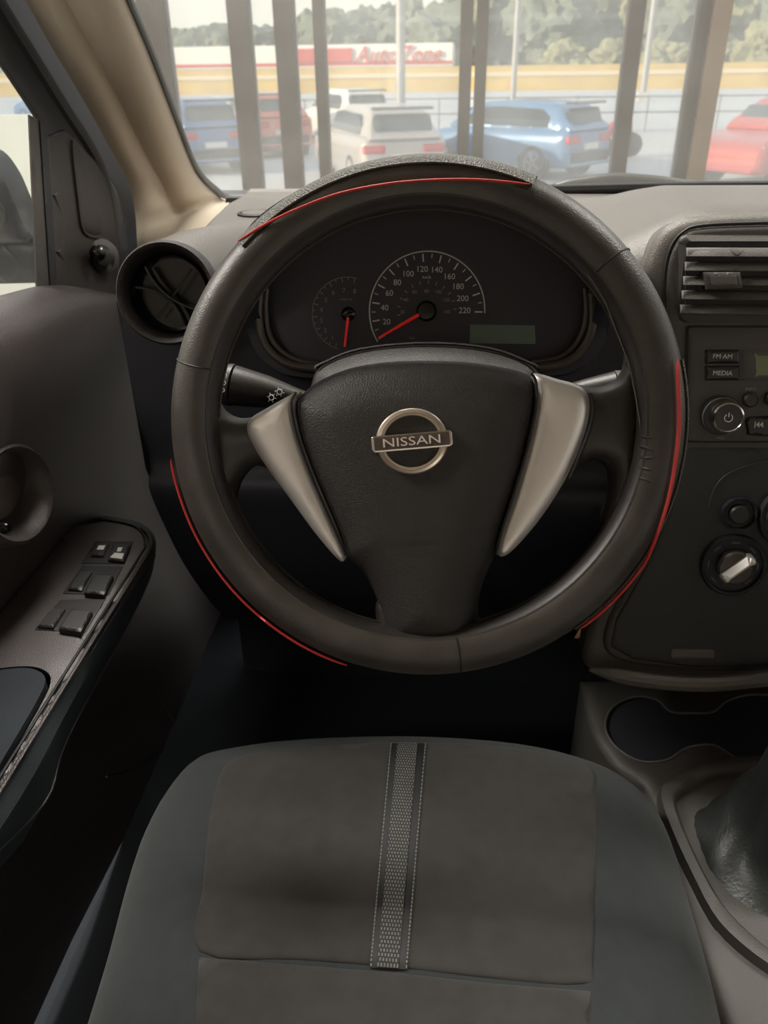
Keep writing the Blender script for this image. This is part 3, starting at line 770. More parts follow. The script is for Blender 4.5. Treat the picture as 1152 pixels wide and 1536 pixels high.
for s_, x, y in (('8', 532, 437), ('7', 516, 436), ('6', 500, 439), ('5', 489, 450), ('4', 482, 465), ('3', 482, 481), ('2', 488, 496), ('1', 499, 507)):
    a.text(s_, GF, *GF.uv(x, y, W1), .0046, W1)
a.text('x1000r/min', GF, *GF.uv(519, 449, W1), .0020, W1)
a.build('numerals', M['markdim'], td)
needle((522, 476), (517, 520), .0014, .0012, 'needle', td)
Acc().lathe(GF, [(.007, 0), (.007, .004), (.005, .006), (0, .007)], 24, *GF.uv(523, 471, 0)).build('needle_hub', M['gloss'], td)
q = GF.uvs(quadpts([(705, 487), (802, 488), (803, 516), (704, 515)], 3), 0)
Acc().pillow(GF, q, .0004, .001, .001, wf=lambda u, v: .001).build('display', M['lcd'], ic)

# ---- round air vent on the left
vt = thing('air_vent', at(252, 440, y=.765), 'round air vent with angled louvre at the left end of the dashboard', 'air vent')
VF = Frame(at(252, 440, y=.762), (1, 0, 0), (.10, -math.cos(math.radians(14)), math.sin(math.radians(14))))
rv = .0484
Acc().lathe(VF, [(rv*1.0, -.03), (rv*1.03, -.01), (rv*1.02, .004), (rv*.97, .010), (rv*.90, .008), (rv*.84, -.004), (rv*.80, -.012)], 48, cap=False).build('ring', M['shroud'], vt, ang=60)
pc = [[VF.P(0, 0, 0)+VF.ex*(rv*1.02*math.cos(q))+VF.ey*(rv*1.02*math.sin(q))+Vector(d_)+VF.n*-.008 for q in np.linspace(0, 2*PI, 41)[:-1]] for d_ in ((0, 0, 0), (.012, .05, 0.002), (.045, .16, -.006))]
Acc().grid(pc, closed=True).build('pod', M['dash'], vt, ang=60)
Acc().lathe(VF, [(rv*.80, -.012), (rv*.76, -.006), (rv*.72, -.012), (rv*.70, -.032), (0, -.034)], 48).build('duct', M['gloss'], vt, ang=60)
for k_, (o0, bow) in enumerate(((.006, .010), (-.016, .012))):
    rows = []
    for dd in (0, -.020):
        row = []
        for i in range(17):
            s_ = -1+2*i/16; L = math.sqrt(max(.0, (rv*.70)**2-o0**2))*.98
            u, v = L*s_, o0+bow*(1-s_*s_)*(1 if k_ == 0 else -1)*-.9
            c, sn = math.cos(math.radians(-38)), math.sin(math.radians(-38))
            row.append(VF.P(u*c-v*sn, u*sn+v*c, -.006+dd))
        rows.append(row)
    a = Acc().grid(rows); a.tube(rows[0], .0014, 6)
    a.build('louvre', M['button'], vt, ang=60)
a = Acc()
for s_ in (-.1,):
    c, sn = math.cos(math.radians(52)), math.sin(math.radians(52))
    a.tube([VF.P(-.018*sn*s_*2+(-.03)*c, .018*c*s_*2*0+(-.03)*sn, -.016), VF.P(-.018*sn*s_*2+.03*c, .03*sn, -.016)], .0012, 6)
a.build('cross_vane', M['button'], vt)

# ================================================================= CENTRE STACK
stk = thing('centre_stack', (.40, .78, .55), 'dark grey centre stack panel holding vent, radio and climate knobs', 'centre stack')
SF = Frame(at(1085, 560, y=.748), (1, 0, 0), (-.05, -math.cos(math.radians(13)), math.sin(math.radians(13))))
so_ = smooth(SF.uvs([(966, 420), (972, 385), (990, 350), (1018, 330), (1060, 322), (1152, 317), (1420, 312), (1440, 420), (1440, 760), (1400, 980), (1290, 1018), (1152, 1030), (1060, 1034), (960, 1026), (884, 1008), (878, 970), (905, 900), (960, 800), (988, 700), (992, 560), (975, 470)], -.01), 5)
Acc().pillow(SF, so_, .012, .02, .10, wf=lambda u, v: -.020).build('surround', M['dash'], stk)
si = smooth(SF.uvs([(1000, 490), (1000, 420), (1008, 378), (1026, 352), (1056, 342), (1152, 338), (1400, 334), (1420, 420), (1420, 760), (1380, 960), (1280, 996), (1152, 1008), (1040, 1008), (940, 996), (908, 975), (915, 930), (965, 840), (1003, 740), (1010, 600)], 0), 5)
Acc().pillow(SF, si, .004, .006, .02, wf=lambda u, v: -.006).build('front_panel', M['stack'], stk)
g = Acc().tube([SF.P(*SF.uv(x, y, -.004), -.0055) for x, y in smooth([(1003, 520), (997, 480), (997, 420), (1005, 376), (1024, 349), (1056, 338), (1152, 334), (1300, 330)], 5, False)], .0016, 6)
g.build('panel_gap', M['stackd'], stk)
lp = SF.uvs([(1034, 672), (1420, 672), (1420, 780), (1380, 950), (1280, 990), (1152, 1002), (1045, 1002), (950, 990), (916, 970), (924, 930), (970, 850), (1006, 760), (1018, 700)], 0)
Acc().pillow(SF, quadpts(lp, 4), .0015, .004, .01, wf=lambda u, v: -.0018).build('lower_shade_panel', M['lowp'], stk)  # added panel: darker plastic that also carries the shade below the radio
Acc().tube([SF.P(*SF.uv(x, y, 0), .0004) for x, y in smooth([(1062, 760), (1074, 728), (1100, 706), (1152, 690), (1240, 684)], 5, False)], .0008, 6).build('panel_crease', M['stack'], stk)
# lower slot, ridge
Acc().pillow(SF, SF.uvs(rr(1005, 974, 1072, 988, 5), 0), .0016, .002, .002, wf=lambda u, v: .0).build('slot_lip', M['dash'], stk)
rg = [SF.P(*SF.uv(x, y, .012), .012) for x, y in smooth([(884, 1004), (940, 1016), (1000, 1024), (1070, 1026), (1152, 1018), (1300, 1000)], 5, False)]
Acc().tube(rg, [.008*min(1, .3+i/6) for i in range(len(rg))], 10).build('lower_ridge', M['dash'], stk)
# ---- centre vent
cv = thing('air_vent', SF.P(*SF.uv(1100, 415)), 'rectangular air vent with horizontal slats above the radio', 'air vent')
vo_ = SF.uvs(rr(1018, 352, 1330, 484, 12), 0); vi_ = SF.uvs(rr(1028, 362, 1320, 470, 8), 0)
Acc().pillow(SF, quadpts(vo_, 1), .004, .006, .01, holes=[vi_], wf=lambda u, v: -.002, step=.03).build('frame', M['stack'], cv)
u0 = min(p[0] for p in vi_); u1 = max(p[0] for p in vi_); v0 = min(p[1] for p in vi_); v1 = max(p[1] for p in vi_)
Acc().box((u0, v0, .0), (u1, v1, .0016), SF).build('duct', M['stackd'], cv)
for i in range(5):
    vv = SF.uv(1090, 378+i*21.5, .004)[1]
    fr = Frame(SF.P(0, vv, .006), SF.ex, SF.n*.80+SF.ey*.60)
    Acc().pillow(fr, quadpts([(u0, -.0048), (u1, -.0048), (u1, .0048), (u0, .0048)], 4), .0012, .002, .0012).build('slat', M['stack'], cv)
tb = SF.uvs(quadpts([(1056, 408), (1110, 408), (1114, 432), (1060, 434)], 3), .014)
tbo = Acc().pillow(SF, tb, .002, .003, .012, wf=lambda u, v: .014).build('slat_tab', M['stack'], cv)
tb = SF.uvs(quadpts([(1065, 413), (1104, 413), (1106, 426), (1068, 427)], 3), .017)
Acc().pillow(SF, tb, .0004, .001, .001, wf=lambda u, v: .0168).build('tab_inset', M['dash'], tbo)
# ---- radio
rd = thing('car_radio', SF.P(*SF.uv(1150, 575)), 'dark grey car radio with labelled buttons, round volume knob and green display', 'radio')
RW = -.0005
Acc().pillow(SF, SF.uvs(rr(1031, 491, 1330, 662, 5), .0), .0016, .002, .004, wf=lambda u, v: RW).build('faceplate', M['stack'], rd)
Acc().tube([SF.P(*SF.uv(x, y, 0), RW+.0) for x, y in rr(1030, 490, 1331, 663, 5)], .0008, 6, closed=True).build('faceplate_gap', M['stackd'], rd)
def rbtn(x0, y0, x1, y1, r=3, m='button', name='button', w=.001, H=.003, parent=rd, th=.004):
    return Acc().pillow(SF, SF.uvs(rr(x0, y0, x1, y1, r), w), H, .0025, th, wf=lambda u, v: w).build(name, M[m], parent)
b1 = rbtn(1057, 524, 1110, 546); b2 = rbtn(1057, 548, 1110, 571)
Acc().text('FM·AM', SF, *SF.uv(1084, 535, .0045), .0042, .0041).build('lettering', M['white'], b1)
Acc().text('MEDIA', SF, *SF.uv(1084, 560, .0045), .0042, .0041).build('lettering', M['white'], b2)
rbtn(1112, 524, 1300, 571, 3, 'stack', 'display_frame', .0010, .0015)
rbtn(1131, 529, 1288, 566, 2, 'lcd2', 'display', .0020, .0009)
ki = Acc().lathe(SF, [(.0068, 0), (.0068, .006), (.005, .008), (0, .0085)], 20, *SF.uv(1125, 600, .003)).build('info_button', M['button'], rd)
Acc().lathe(SF, [(.0068, 0), (.0068, .006), (.005, .008), (0, .0085)], 20, *SF.uv(1158, 598, .003)).build('round_button', M['button'], rd)
Acc().text('INFO', SF, *SF.uv(1126, 584, .0015), .0030, .0016).text('VOL', SF, *SF.uv(1081, 657, .0015), .0028, .0016).build('printed_words', M['markdim'], rd)
vku, vkv = SF.uv(1082, 624, .006)
vk = Acc().lathe(SF, [(.0185, 0), (.0185, .006), (.0175, .010), (.016, .011), (.0, .011)], 36, vku, vkv).build('volume_knob', M['button'], rd)
Acc().tube([SF.P(vku+.0172*math.cos(a), vkv+.0172*math.sin(a), .009) for a in np.linspace(0, 2*PI, 41)[:-1]], .0007, 6, closed=True).build('outer_ring', M['pole'], vk)
kf = Frame(SF.P(vku+.002, vkv+.001, .010), SF.ex, SF.n)
Acc().lathe(kf, [(.0148, 0), (.0148, .010), (.0142, .0125), (.0128, .0135), (.0122, .0128)], 36, cap=False).build('chrome_ring', M['chrome'], vk)
Acc().lathe(kf, [(.0125, .010), (.0125, .0130), (.0, .0132)], 32).build('knob_face', M['gloss'], vk)
a = Acc().tube([kf.P(.0036*math.cos(a), .0036*math.sin(a), .0134) for a in np.linspace(math.radians(125), math.radians(415), 24)], .00035, 5)
a.tube([kf.P(0, .001, .0134), kf.P(0, .0048, .0134)], .00035, 5); a.build('power_symbol', M['white'], vk)
b3 = Acc().pillow(SF, SF.uvs(smooth([(1119, 627), (1140, 624), (1190, 624), (1190, 653), (1126, 653), (1120, 645)], 3), .001), .003, .0025, .004, wf=lambda u, v: .001).build('track_button', M['button'], rd)
a = Acc(); W3 = .0042
for x0 in (1134, 1139.5):
    a.add([SF.P(*SF.uv(x, y, W3), W3+dz) for dz in (0, .0003) for x, y in ((x0, 637), (x0+5, 632.5), (x0+5, 641.5))], [(0, 1, 2), (3, 4, 5), (0, 1, 4, 3), (1, 2, 5, 4), (2, 0, 3, 5)])
u_, v_ = SF.uv(1132.5, 637, W3); a.box((u_-.0004, v_-.003, W3), (u_+.0004, v_+.003, W3+.0003), SF)
a.build('track_symbol', M['white'], b3)
# ---- climate controls
cl = thing('climate_control', SF.P(*SF.uv(1120, 810)), 'round climate control dials with silver pointer knob below the radio', 'climate control')
def dialring(cx, cy, rpx, name, depth=.006):
    u, v = SF.uv(cx, cy, 0); r = SF.uv(cx+rpx, cy, 0)[0]-u
    o = Acc().lathe(SF, [(r*1.06, -.004), (r*1.06, .003), (r*1.0, .006), (r*.93, .005), (r*.90, .001), (0, .001)], 48, u, v).build(name, M['dashdark'], cl, ang=50)
    return o, u, v, r
d1, u1_, v1_, r1_ = dialring(1099, 847, 48, 'temperature_dial')
d2, u2_, v2_, r2_ = dialring(1107, 770, 26, 'air_button')
d3, u3_, v3_, r3_ = dialring(1190, 775, 52, 'fan_dial')
for dd, uu, vv, r_, an in ((d1, u1_, v1_, r1_, 42), (d3, u3_, v3_, r3_, 80)):
    Acc().lathe(SF, [(r_*.56, 0), (r_*.56, .010), (r_*.50, .0125), (0, .013)], 36, uu, vv).build('knob', M['bronze'], dd)
    c, s_ = math.cos(math.radians(an)), math.sin(math.radians(an))
    kf2 = Frame(SF.P(uu, vv, .013), SF.ex*c+SF.ey*s_, SF.n)
    Acc().pillow(kf2, rr(-r_*.58, -r_*.17, r_*.66, r_*.17, r_*.14), .008, .004, .006, wf=lambda u, v: .002).build('pointer', M['silver'], dd)
    a = Acc()
    for i in range(7):
        al_ = math.radians(225-45*i); a.tube([SF.P(uu+r_*.78*math.cos(al_+q), vv+r_*.78*math.sin(al_+q), .0015) for q in np.linspace(-.16, .16, 5)], .0005, 5)
    a.build('dial_marks', M['markdim'], dd)
Acc().lathe(SF, [(r2_*.6, 0), (r2_*.6, .006), (r2_*.5, .008), (0, .008)], 28, u2_, v2_).build('button_cap', M['button'], d2)
a = Acc().tube([SF.P(u2_+r2_*.3*math.cos(q), v2_+r2_*.3*math.sin(q), .0083) for q in np.linspace(0, 2*PI, 17)[:-1]], .0003, 5, closed=True)

# ================================================================= CONSOLE
cn = thing('centre_console', (.45, .5, .30), 'dark centre console with twin cup holders beside the driver seat', 'console')
ZC = .525
KF = Frame((.4, .55, ZC), (1, 0, 0), (0, 0, 1))
co_ = KF.uvs([(872, 1012), (880, 1060), (895, 1105), (925, 1145), (965, 1172), (985, 1210), (1005, 1290), (1050, 1420), (1100, 1560), (1120, 1700), (1900, 1700), (1500, 1010)])
c1 = smooth(KF.uvs([(908, 1092), (918, 1062), (950, 1046), (985, 1050), (1006, 1068), (1040, 1070), (1070, 1068), (1090, 1052), (1130, 1042), (1180, 1050), (1215, 1080), (1205, 1120), (1160, 1145), (1110, 1140), (1070, 1118), (1030, 1122), (1000, 1140), (960, 1142), (925, 1122)]), 4)
Acc().pillow(KF, quadpts(co_, 3), .012, .02, .22, holes=[c1], wf=lambda u, v: -.012, step=.04).build('console_body', M['stack'], cn)
ch = Acc().grid([[KF.P(u, v, .0) for u, v in c1], [KF.P(u, v, -.05) for u, v in c1]], closed=True).build('cup_holder', M['dashdark'], cn, ang=60)
Acc().pillow(KF, c1, 0, .01, .002, wf=lambda u, v: -.05, step=.03).build('cup_holder_floor', M['dashdark'], ch)
Acc().tube([KF.P(u, v, .0005) for u, v in c1], .0014, 6, closed=True).build('cup_holder_rim', M['dash'], ch)
# ---- gear lever
gcx = at(1185, 1300, z=ZC)
gl_ = thing('gear_lever', gcx, 'black leather gear lever gaiter at the right edge beside the seat', 'gear lever')
ro = KF.uvs(smooth([(988, 1195), (1010, 1165), (1060, 1140), (1130, 1130), (1220, 1145), (1320, 1210), (1340, 1320), (1300, 1430), (1200, 1470), (1090, 1400), (1035, 1310)], 5), .01)
ri = KF.uvs(smooth([(1016, 1205), (1035, 1178), (1075, 1160), (1130, 1155), (1210, 1165), (1290, 1225), (1310, 1320), (1270, 1410), (1195, 1440), (1110, 1380), (1060, 1310)], 5), .01)
Acc().grid([[KF.P(u, v, -.002) for u, v in ro], [KF.P(u, v, .010) for u, v in [(a[0]*.85+b[0]*.15, a[1]*.85+b[1]*.15) for a, b in zip(ro, ri)]], [KF.P(u, v, .012) for u, v in [(a[0]*.3+b[0]*.7, a[1]*.3+b[1]*.7) for a, b in zip(ro, ri)]], [KF.P(u, v, .006) for u, v in ri], [KF.P(u, v, -.01) for u, v in ri]], closed=True).build('surround_ring', M['stack'], gl_, ang=60)
mu = sum(p[0] for p in ri)/len(ri); mv = sum(p[1] for p in ri)/len(ri)
rows = []
for k_ in range(9):
    t_ = k_/8; z = -.008+.15*t_**1.3; s_ = 1-.86*t_**.55
    row = []
    for i, (u, v) in enumerate(ri):
        an = math.atan2(v-mv, u-mu); wr = 1+.10*math.sin(an*4+t_*2.0)*math.sin(PI*t_)+.05*math.sin(an*9+1)*t_*(1-t_)*4
        row.append(KF.P(mu+(u-mu)*s_*wr-.0*t_, mv+(v-mv)*s_*wr+.012*t_, z+.012*math.sin(t_*9+an*2)*math.sin(PI*t_)))
    rows.append(row)
Acc().grid(rows, closed=True).build('gaiter', M['boot'], gl_, ang=70)
tp = KF.P(mu, mv+.012, .14)
Acc().tube([tp, tp+Vector((.0, .01, .10))], [.012, .010], 14).build('shaft', M['black'], gl_)
Acc().lathe(Frame(tp+Vector((0, .01, .09)), (1, 0, 0), (0, .1, 1)), [(.012, 0), (.02, .01), (.025, .035), (.024, .06), (.016, .075), (0, .08)], 28).build('knob', M['leather2'], gl_)

# footwell
o = Acc().box((-.46, -.4, .26), (1.1, 1.30, .28)).build('floor_carpet', M['carpet']); tag(o, 'black carpet on the car floor under the dashboard', 'carpet')
o = Acc().box((-.325, 1.06, .28), (1.12, 1.10, .99)).build('firewall', M['carpet']); tag(o, 'dark bulkhead behind the dashboard at the end of the footwell', 'bulkhead')
o = Acc().box((-.47, 1.24, .28), (-.325, 1.27, .95)).build('kick_panel', M['dashdark']); tag(o, 'dark side kick panel ahead of the driver door under the left pillar', 'kick panel')
o = Acc().box((1.12, -.6, .25), (1.16, 1.30, 1.0)).build('passenger_door', M['door']); tag(o, 'plain dark passenger door panel on the far right', 'car door')

# ================================================================= SEAT
o = Acc().box((-.235, -.35, .285), (.255, .50, .42)).build('seat_base', M['black']) 
ST = thing('driver_seat', (.01, .3, .30), 'black fabric driver seat cushion with grey woven centre stripe', 'car seat')
ZS = .545
QF = Frame((.01, .3, ZS), (1, 0, 0), (0, 0, 1))
o.parent = ST; o.location = -ST.location
so2 = [(60, 1700), (85, 1600), (118, 1500), (150, 1400), (178, 1300), (203, 1230), (240, 1165), (285, 1122), (350, 1104), (450, 1092), (600, 1087), (740, 1094), (840, 1110), (925, 1138), (985, 1180), (1020, 1240), (1045, 1320), (1075, 1420), (1100, 1520), (1125, 1640), (1140, 1760)]
# silhouette lies on the rolled edge, about 5 cm above the base plane
sol = [QF.L(at(x, y, z=ZS+.045)) for x, y in so2]; sol = [(p[0], p[1]) for p in sol]
sol = sol+[(.26, -.2), (.25, -.42), (-.25, -.42), (-.28, -.2)]
sol = smooth(sol, 3)
base = Acc().pillow(QF, sol, .075, .085, .16, step=.022, rings=(.03, .08, .16, .28, .42, .58, .78, .95))
bh = base.h; base.build('cushion', M['seat2'], ST, ang=60)
def on(pts_px, zt=.075): return [QF.uv(x, y, zt) for x, y in pts_px]
ins = on([(322, 1190), (345, 1140), (420, 1118), (600, 1106), (760, 1112), (850, 1128), (884, 1142), (894, 1175), (893, 1300), (889, 1440), (876, 1476), (740, 1468), (600, 1452), (450, 1440), (300, 1428), (305, 1330), (312, 1250)])
ip = Acc().pillow(QF, smooth(ins, 4), .0022, .006, -.03, wf=lambda u, v: bh(u, v)+.0002, step=.018, back=False)
ih = ip.h; ip.build('centre_panel', M['seat'], ST, ang=60)
ins2 = on([(298, 1436), (450, 1448), (600, 1460), (740, 1476), (886, 1487), (884, 1600), (880, 1800), (280, 1800), (290, 1600)])
Acc().pillow(QF, quadpts(ins2, 4), .0022, .006, -.03, wf=lambda u, v: bh(u, v)+.0002, step=.018, back=False).build('rear_panel', M['seat'], ST, ang=60)
# stripe and stitches
def onp(x, y, lift): 
    u, v = QF.uv(x, y, .08); return QF.P(u, v, ih(u, v)+lift)
def lerp2(a, b, t): return (a[0]+(b[0]-a[0])*t, a[1]+(b[1]-a[1])*t)
rows = []
La, Lb, Ra, Rb = (588, 1108), (557, 1447), (637, 1108), (608, 1450)
for i in range(41):
    t_ = i/40; l = lerp2(La, Lb, t_); r = lerp2(Ra, Rb, t_)
    rows.append([onp(*lerp2(l, r, j/6), .0012) for j in range(7)])
Acc().grid(rows).build('stripe_backing', M['stackd'], ST)
rows = []
for i in range(41):
    t_ = i/40; l = lerp2(La, Lb, t_); r = lerp2(Ra, Rb, t_)
    rows.append([onp(*lerp2(l, r, .17+.62*j/6), .0022) for j in range(7)])
Acc().grid(rows).build('stripe', M['stripe'], ST, label='grey woven webbing stripe')
for k_ in (-.02, 1.03):
    a = Acc(); nS = 58
    for i in range(nS):
        q = [onp(*lerp2(lerp2(La, Lb, t_), lerp2(Ra, Rb, t_), k_), .0018) for t_ in ((i+.12)/nS, (i+.78)/nS)]
        a.tube(q, .0006, 5)
    a.build('stitching', M['stitch'], ST)

# ================================================================= STEERING COLUMN, STALKS, WHEEL
WC = Vector((.004, .562, .964)); RK = math.radians(24)
WN = Vector((0, -math.cos(RK), math.sin(RK)))
_f = Frame(WC, (1, 0, 0), WN); a_, b_ = _f.uv(560, 667), _f.uv(677, 657); ang0 = math.atan2(b_[1]-a_[1], b_[0]-a_[0])
WF = Frame(WC, _f.ex*math.cos(ang0)+_f.ey*math.sin(ang0), WN)
# column cover
cc_ = thing('steering_column_cover', WC-WN*.08, 'dark plastic steering column cover between gauges and steering wheel', 'column cover')
ridge = smooth([(452, 640), (462, 580), (478, 548), (540, 524), (640, 515), (735, 523), (800, 546), (818, 580), (826, 640), (800, 760), (640, 800), (480, 760)], 4)
colw = -.11
sec = [_f.uv(x, y, colw) for x, y in ridge]
cm_ = (sum(p[0] for p in sec)/len(sec), sum(p[1] for p in sec)/len(sec))
rows = [[_f.P(cm_[0]+(u-cm_[0])*k_, cm_[1]+(v-cm_[1])*k_, wv) for u, v in sec] for k_, wv in ((1.0, -.24), (1.0, -.13), (.985, -.115), (.95, -.109), (.80, -.100), (.5, -.075), (.45, -.04))]
Acc().grid(rows, closed=True).build('shroud', M['shroud'], cc_, ang=40)
Acc().tube([_f.P(*_f.uv(x, y, colw), colw) for x, y in smooth([(473, 552), (482, 546), (540, 524), (640, 515), (735, 523), (798, 546), (806, 552)], 5, False)], .0016, 6).build('shroud_edge', M['shroud'], cc_)
for x0 in ():
    Acc().pillow(_f, _f.uvs(rr(x0-6, 540, x0+6, 560, 3), -.12), .002, .003, .02, wf=lambda u, v: -.12).build('clip', M['dashdark'], cc_)

def stalk(name, pts, radii, label):
    t = thing(name, _f.P(*_f.uv(*pts[0][:2], pts[0][2]), pts[0][2]), label, 'stalk')
    P_ = [_f.P(*_f.uv(x, y, w_), w_) for x, y, w_ in pts]
    return t, P_
t, P_ = stalk('turn_signal_stalk', [(470, 606, -.085), (440, 598, -.08), (400, 588, -.075), (350, 578, -.072), (330, 575, -.072)], None, 'black turn signal stalk with white lamp symbols left of the wheel hub')
Acc().tube(P_[:4], [.008, .010, .014, .0175], 16).build('arm', M['leather2'], t)
tip = Acc().tube([P_[3], P_[3].lerp(P_[4], .3), P_[4]], [.0182, .0182, .0160], 16).build('end_switch', M['button'], t)
a = Acc(); sf = Frame(P_[2], (P_[2]-P_[3]), WN)
for uu, vv in ((.014, .002), (.008, -.004)):
    a.tube([sf.P(uu+.0022*math.cos(q), vv+.0022*math.sin(q), .0128) for q in np.linspace(0, 2*PI, 13)[:-1]], .0004, 5, closed=True)
    for q in (0, 1, 2, 3, 4, 5): a.tube([sf.P(uu+.0030*math.cos(q*1.05), vv+.0030*math.sin(q*1.05), .0128), sf.P(uu+.0042*math.cos(q*1.05), vv+.0042*math.sin(q*1.05), .0126)], .0003, 4)
a.build('lamp_symbols', M['white'], t)
a = Acc(); sf = Frame(P_[3], (P_[2]-P_[3]), WN)
for vv in (-.006, 0, .006): a.tube([sf.P(-.003+.0016*math.cos(q), vv+.0016*math.sin(q), .0185) for q in np.linspace(0, 2*PI, 11)[:-1]], .0003, 4, closed=True)
a.build('switch_symbols', M['white'], t)
t, P_ = stalk('wiper_stalk', [(800, 606, -.085), (840, 596, -.08), (880, 588, -.075), (925, 580, -.072), (940, 577, -.072)], None, 'black wiper stalk showing between right spoke and rim')
Acc().tube(P_[:4], [.008, .009, .011, .013], 16).build('arm', M['leather2'], t)
Acc().tube(P_[3:], [.0135, .012], 16).build('end_switch', M['stack'], t)

sw_ = thing('steering_wheel', WC, 'black leather covered steering wheel with silver spoke inlays and round badge', 'steering wheel')
RM, rm = .1755, .0182
# original rim
def torus(r_mn, a0, a1, p0=0, p1=360, R=RM, nm=160, npz=28, thick=None, ell=1.0):
    """tube swept round the wheel; a = angle round the wheel, p = angle round the tube (0 outward, 90 to driver)"""
    full = (a1-a0) >= 360; fullp = (p1-p0) >= 360
    rows = []
    for i in range(nm if full else nm+1):
        A_ = math.radians(a0+(a1-a0)*i/nm); row = []
        for j in range(npz if fullp else npz+1):
            Q = math.radians(p0+(p1-p0)*j/npz); rr_ = R+r_mn*math.cos(Q)
            row.append(WF.P(rr_*math.cos(A_), rr_*math.sin(A_), r_mn*ell*math.sin(Q)))
        rows.append(row)
    if full: rows.append(rows[0])
    a = Acc().grid(rows, closed=fullp); return a
torus(rm-.0015, 0, 360).build('rim', M['leather2'], sw_, ang=60)
# leather cover wrapped round the outside, open on the inner side
def cover(a0, a1, p0, p1, r, m, name, edge=.0012):
    a = torus(r, a0, a1, p0, p1, nm=max(12, int((a1-a0)/2.2)), npz=26)
    for Q in (p0, p1):
        q = math.radians(Q); R_ = RM+(r-edge*.6)*math.cos(q); zz = (r-edge*.6)*math.sin(q)
        n_ = max(12, int((a1-a0)/2.2)); cl_ = (a1-a0) >= 360
        a.tube([WF.P(R_*math.cos(math.radians(a0+(a1-a0)*i/n_)), R_*math.sin(math.radians(a0+(a1-a0)*i/n_)), zz) for i in range(n_ if cl_ else n_+1)], edge, 6, closed=cl_)
    return a.build(name, m, sw_, ang=60)
cover(0, 360, -150, 128, rm+.0006, M['leather'], 'leather_cover')
def wang(px, py):
    u, v = WF.uv(px, py, .01); return math.degrees(math.atan2(v, u))
a_hi = wang(356, 362); a_lo = wang(800, 276)
cover(a_lo, a_hi, -80, 62, rm+.0022, M['mesh'], 'textured_grip', .0010)
cover(wang(880, 968)-0, wang(1018, 540), -80, 30, rm+.0020, M['mesh'], 'textured_grip', .0010)
# seam rings across the tube
for px, py in ((932, 386), (270, 537), (686, 1000)):
    A_ = math.radians(wang(px, py)); pts = []
    for Q in np.linspace(math.radians(-60), math.radians(128), 18):
        r_ = rm+.0008; pts.append(WF.P((RM+r_*math.cos(Q))*math.cos(A_+.02*math.sin(Q)), (RM+r_*math.cos(Q))*math.sin(A_+.02*math.sin(Q)), r_*math.sin(Q)))
    Acc().tube(pts, .0007, 5).build('cross_seam', M['stackd'], sw_)
# piping: traced on the torus surface
def on_torus(px, py, rad, lift=.0):
    r = Vector(ray(px, py)); c = Vector(CAM); t = .35; best = (9, None)
    for _ in range(90):
        u, v, w_ = WF.L(c+r*t); h = math.hypot(u, v); d_ = math.hypot(h-RM, w_)-rad
        if d_ < best[0]: best = (d_, t)
        if d_ < 1e-5: break
        t += max(d_*.8, 1e-5)
        if t > .9: break
    p = c+r*best[1]; u, v, w_ = WF.L(p); h = math.hypot(u, v); qn = math.hypot(h-RM, w_)
    k_ = (rad+lift)/qn; R_ = RM+(h-RM)*k_
    return WF.P(u/h*R_, v/h*R_, w_*k_)
def piping(pts, r, name='red_piping', m='red', rad=rm+.0022, lift=.0004, k=6):
    P_ = [on_torus(x, y, rad, lift) for x, y in smooth(pts, k, False)]
    rr_ = [r*min(1, .35+i/4, .35+(len(P_)-1-i)/4) for i in range(len(P_))]
    return Acc().tube(P_, rr_, 7).build(name, M[m], sw_)
piping([(358, 362), (400, 336), (450, 312), (510, 290), (580, 276), (650, 270), (720, 270), (795, 277)], .0009)
piping([(1015, 540), (1016, 580), (1017, 640), (1012, 690), (1003, 740), (988, 790), (965, 845), (935, 895), (905, 930), (882, 958)], .0014, lift=.001)
piping([(247, 690), (250, 722), (262, 765), (280, 805), (302, 845), (335, 888), (375, 930), (420, 968), (465, 998), (514, 1020)], .0010, lift=.0012)
fa = Acc()
e0 = on_torus(880, 955, rm+.003)
for i in range(7):
    fa.tube([e0, e0+WF.ex*(-.002+random.uniform(-.003, .001))+WF.ey*(-.004-random.random()*.004)+WF.n*random.uniform(-.001, .003)], .0005, 5)
fa.build('frayed_thread_end', M['fray'], sw_)
# wear crack line on the inner edge at right and wrinkles
piping([(880, 410), (905, 450), (925, 500), (942, 545), (952, 590), (960, 640)], .0005, 'worn_edge', 'worn', rm, -.0003)
for y0 in (652, 668, 684, 700, 716):
    piping([(957, y0), (968, y0+3), (980, y0+2+(y0 % 3)*3)], .0010, 'wrinkle', 'leather', rm+.0006, 0, 4)

# spokes: dark bodies joining hub and rim
def sfun(u, v):
    h = math.hypot(u, v); return -.012-.0*h
def spoke(px, name='spoke', w0=-.014, H=.014, r=.022, depth=.014):
    Acc().pillow(WF, smooth(WF.uvs(px, w0+H*.8), 4), H, r, depth-w0*-1*0, wf=lambda u, v: w0, step=.008).build(name, M['leather2'], sw_, ang=60)
def pil(px, w0, H, r, depth, m, name, step=.006, k=4, parent=None, ang=60, wp=None, sm=True):
    uvs_ = WF.uvs(smooth(px, k) if sm else quadpts(px, k), w0+(H*.5 if wp is None else wp))
    a = Acc().pillow(WF, uvs_, H, r, -w0+depth, wf=lambda u, v: w0, step=step)
    a.h0 = a.h; a.build(name, M[m], parent or sw_, ang=ang); return a.h0
pil([(306, 560), (318, 596), (330, 616), (352, 626), (380, 624), (420, 608), (450, 612), (470, 700), (440, 740), (400, 705), (376, 700), (358, 716), (348, 742), (346, 780), (352, 812), (326, 800), (306, 740), (298, 640)], -.018, .016, .020, .012, 'leather2', 'spoke')
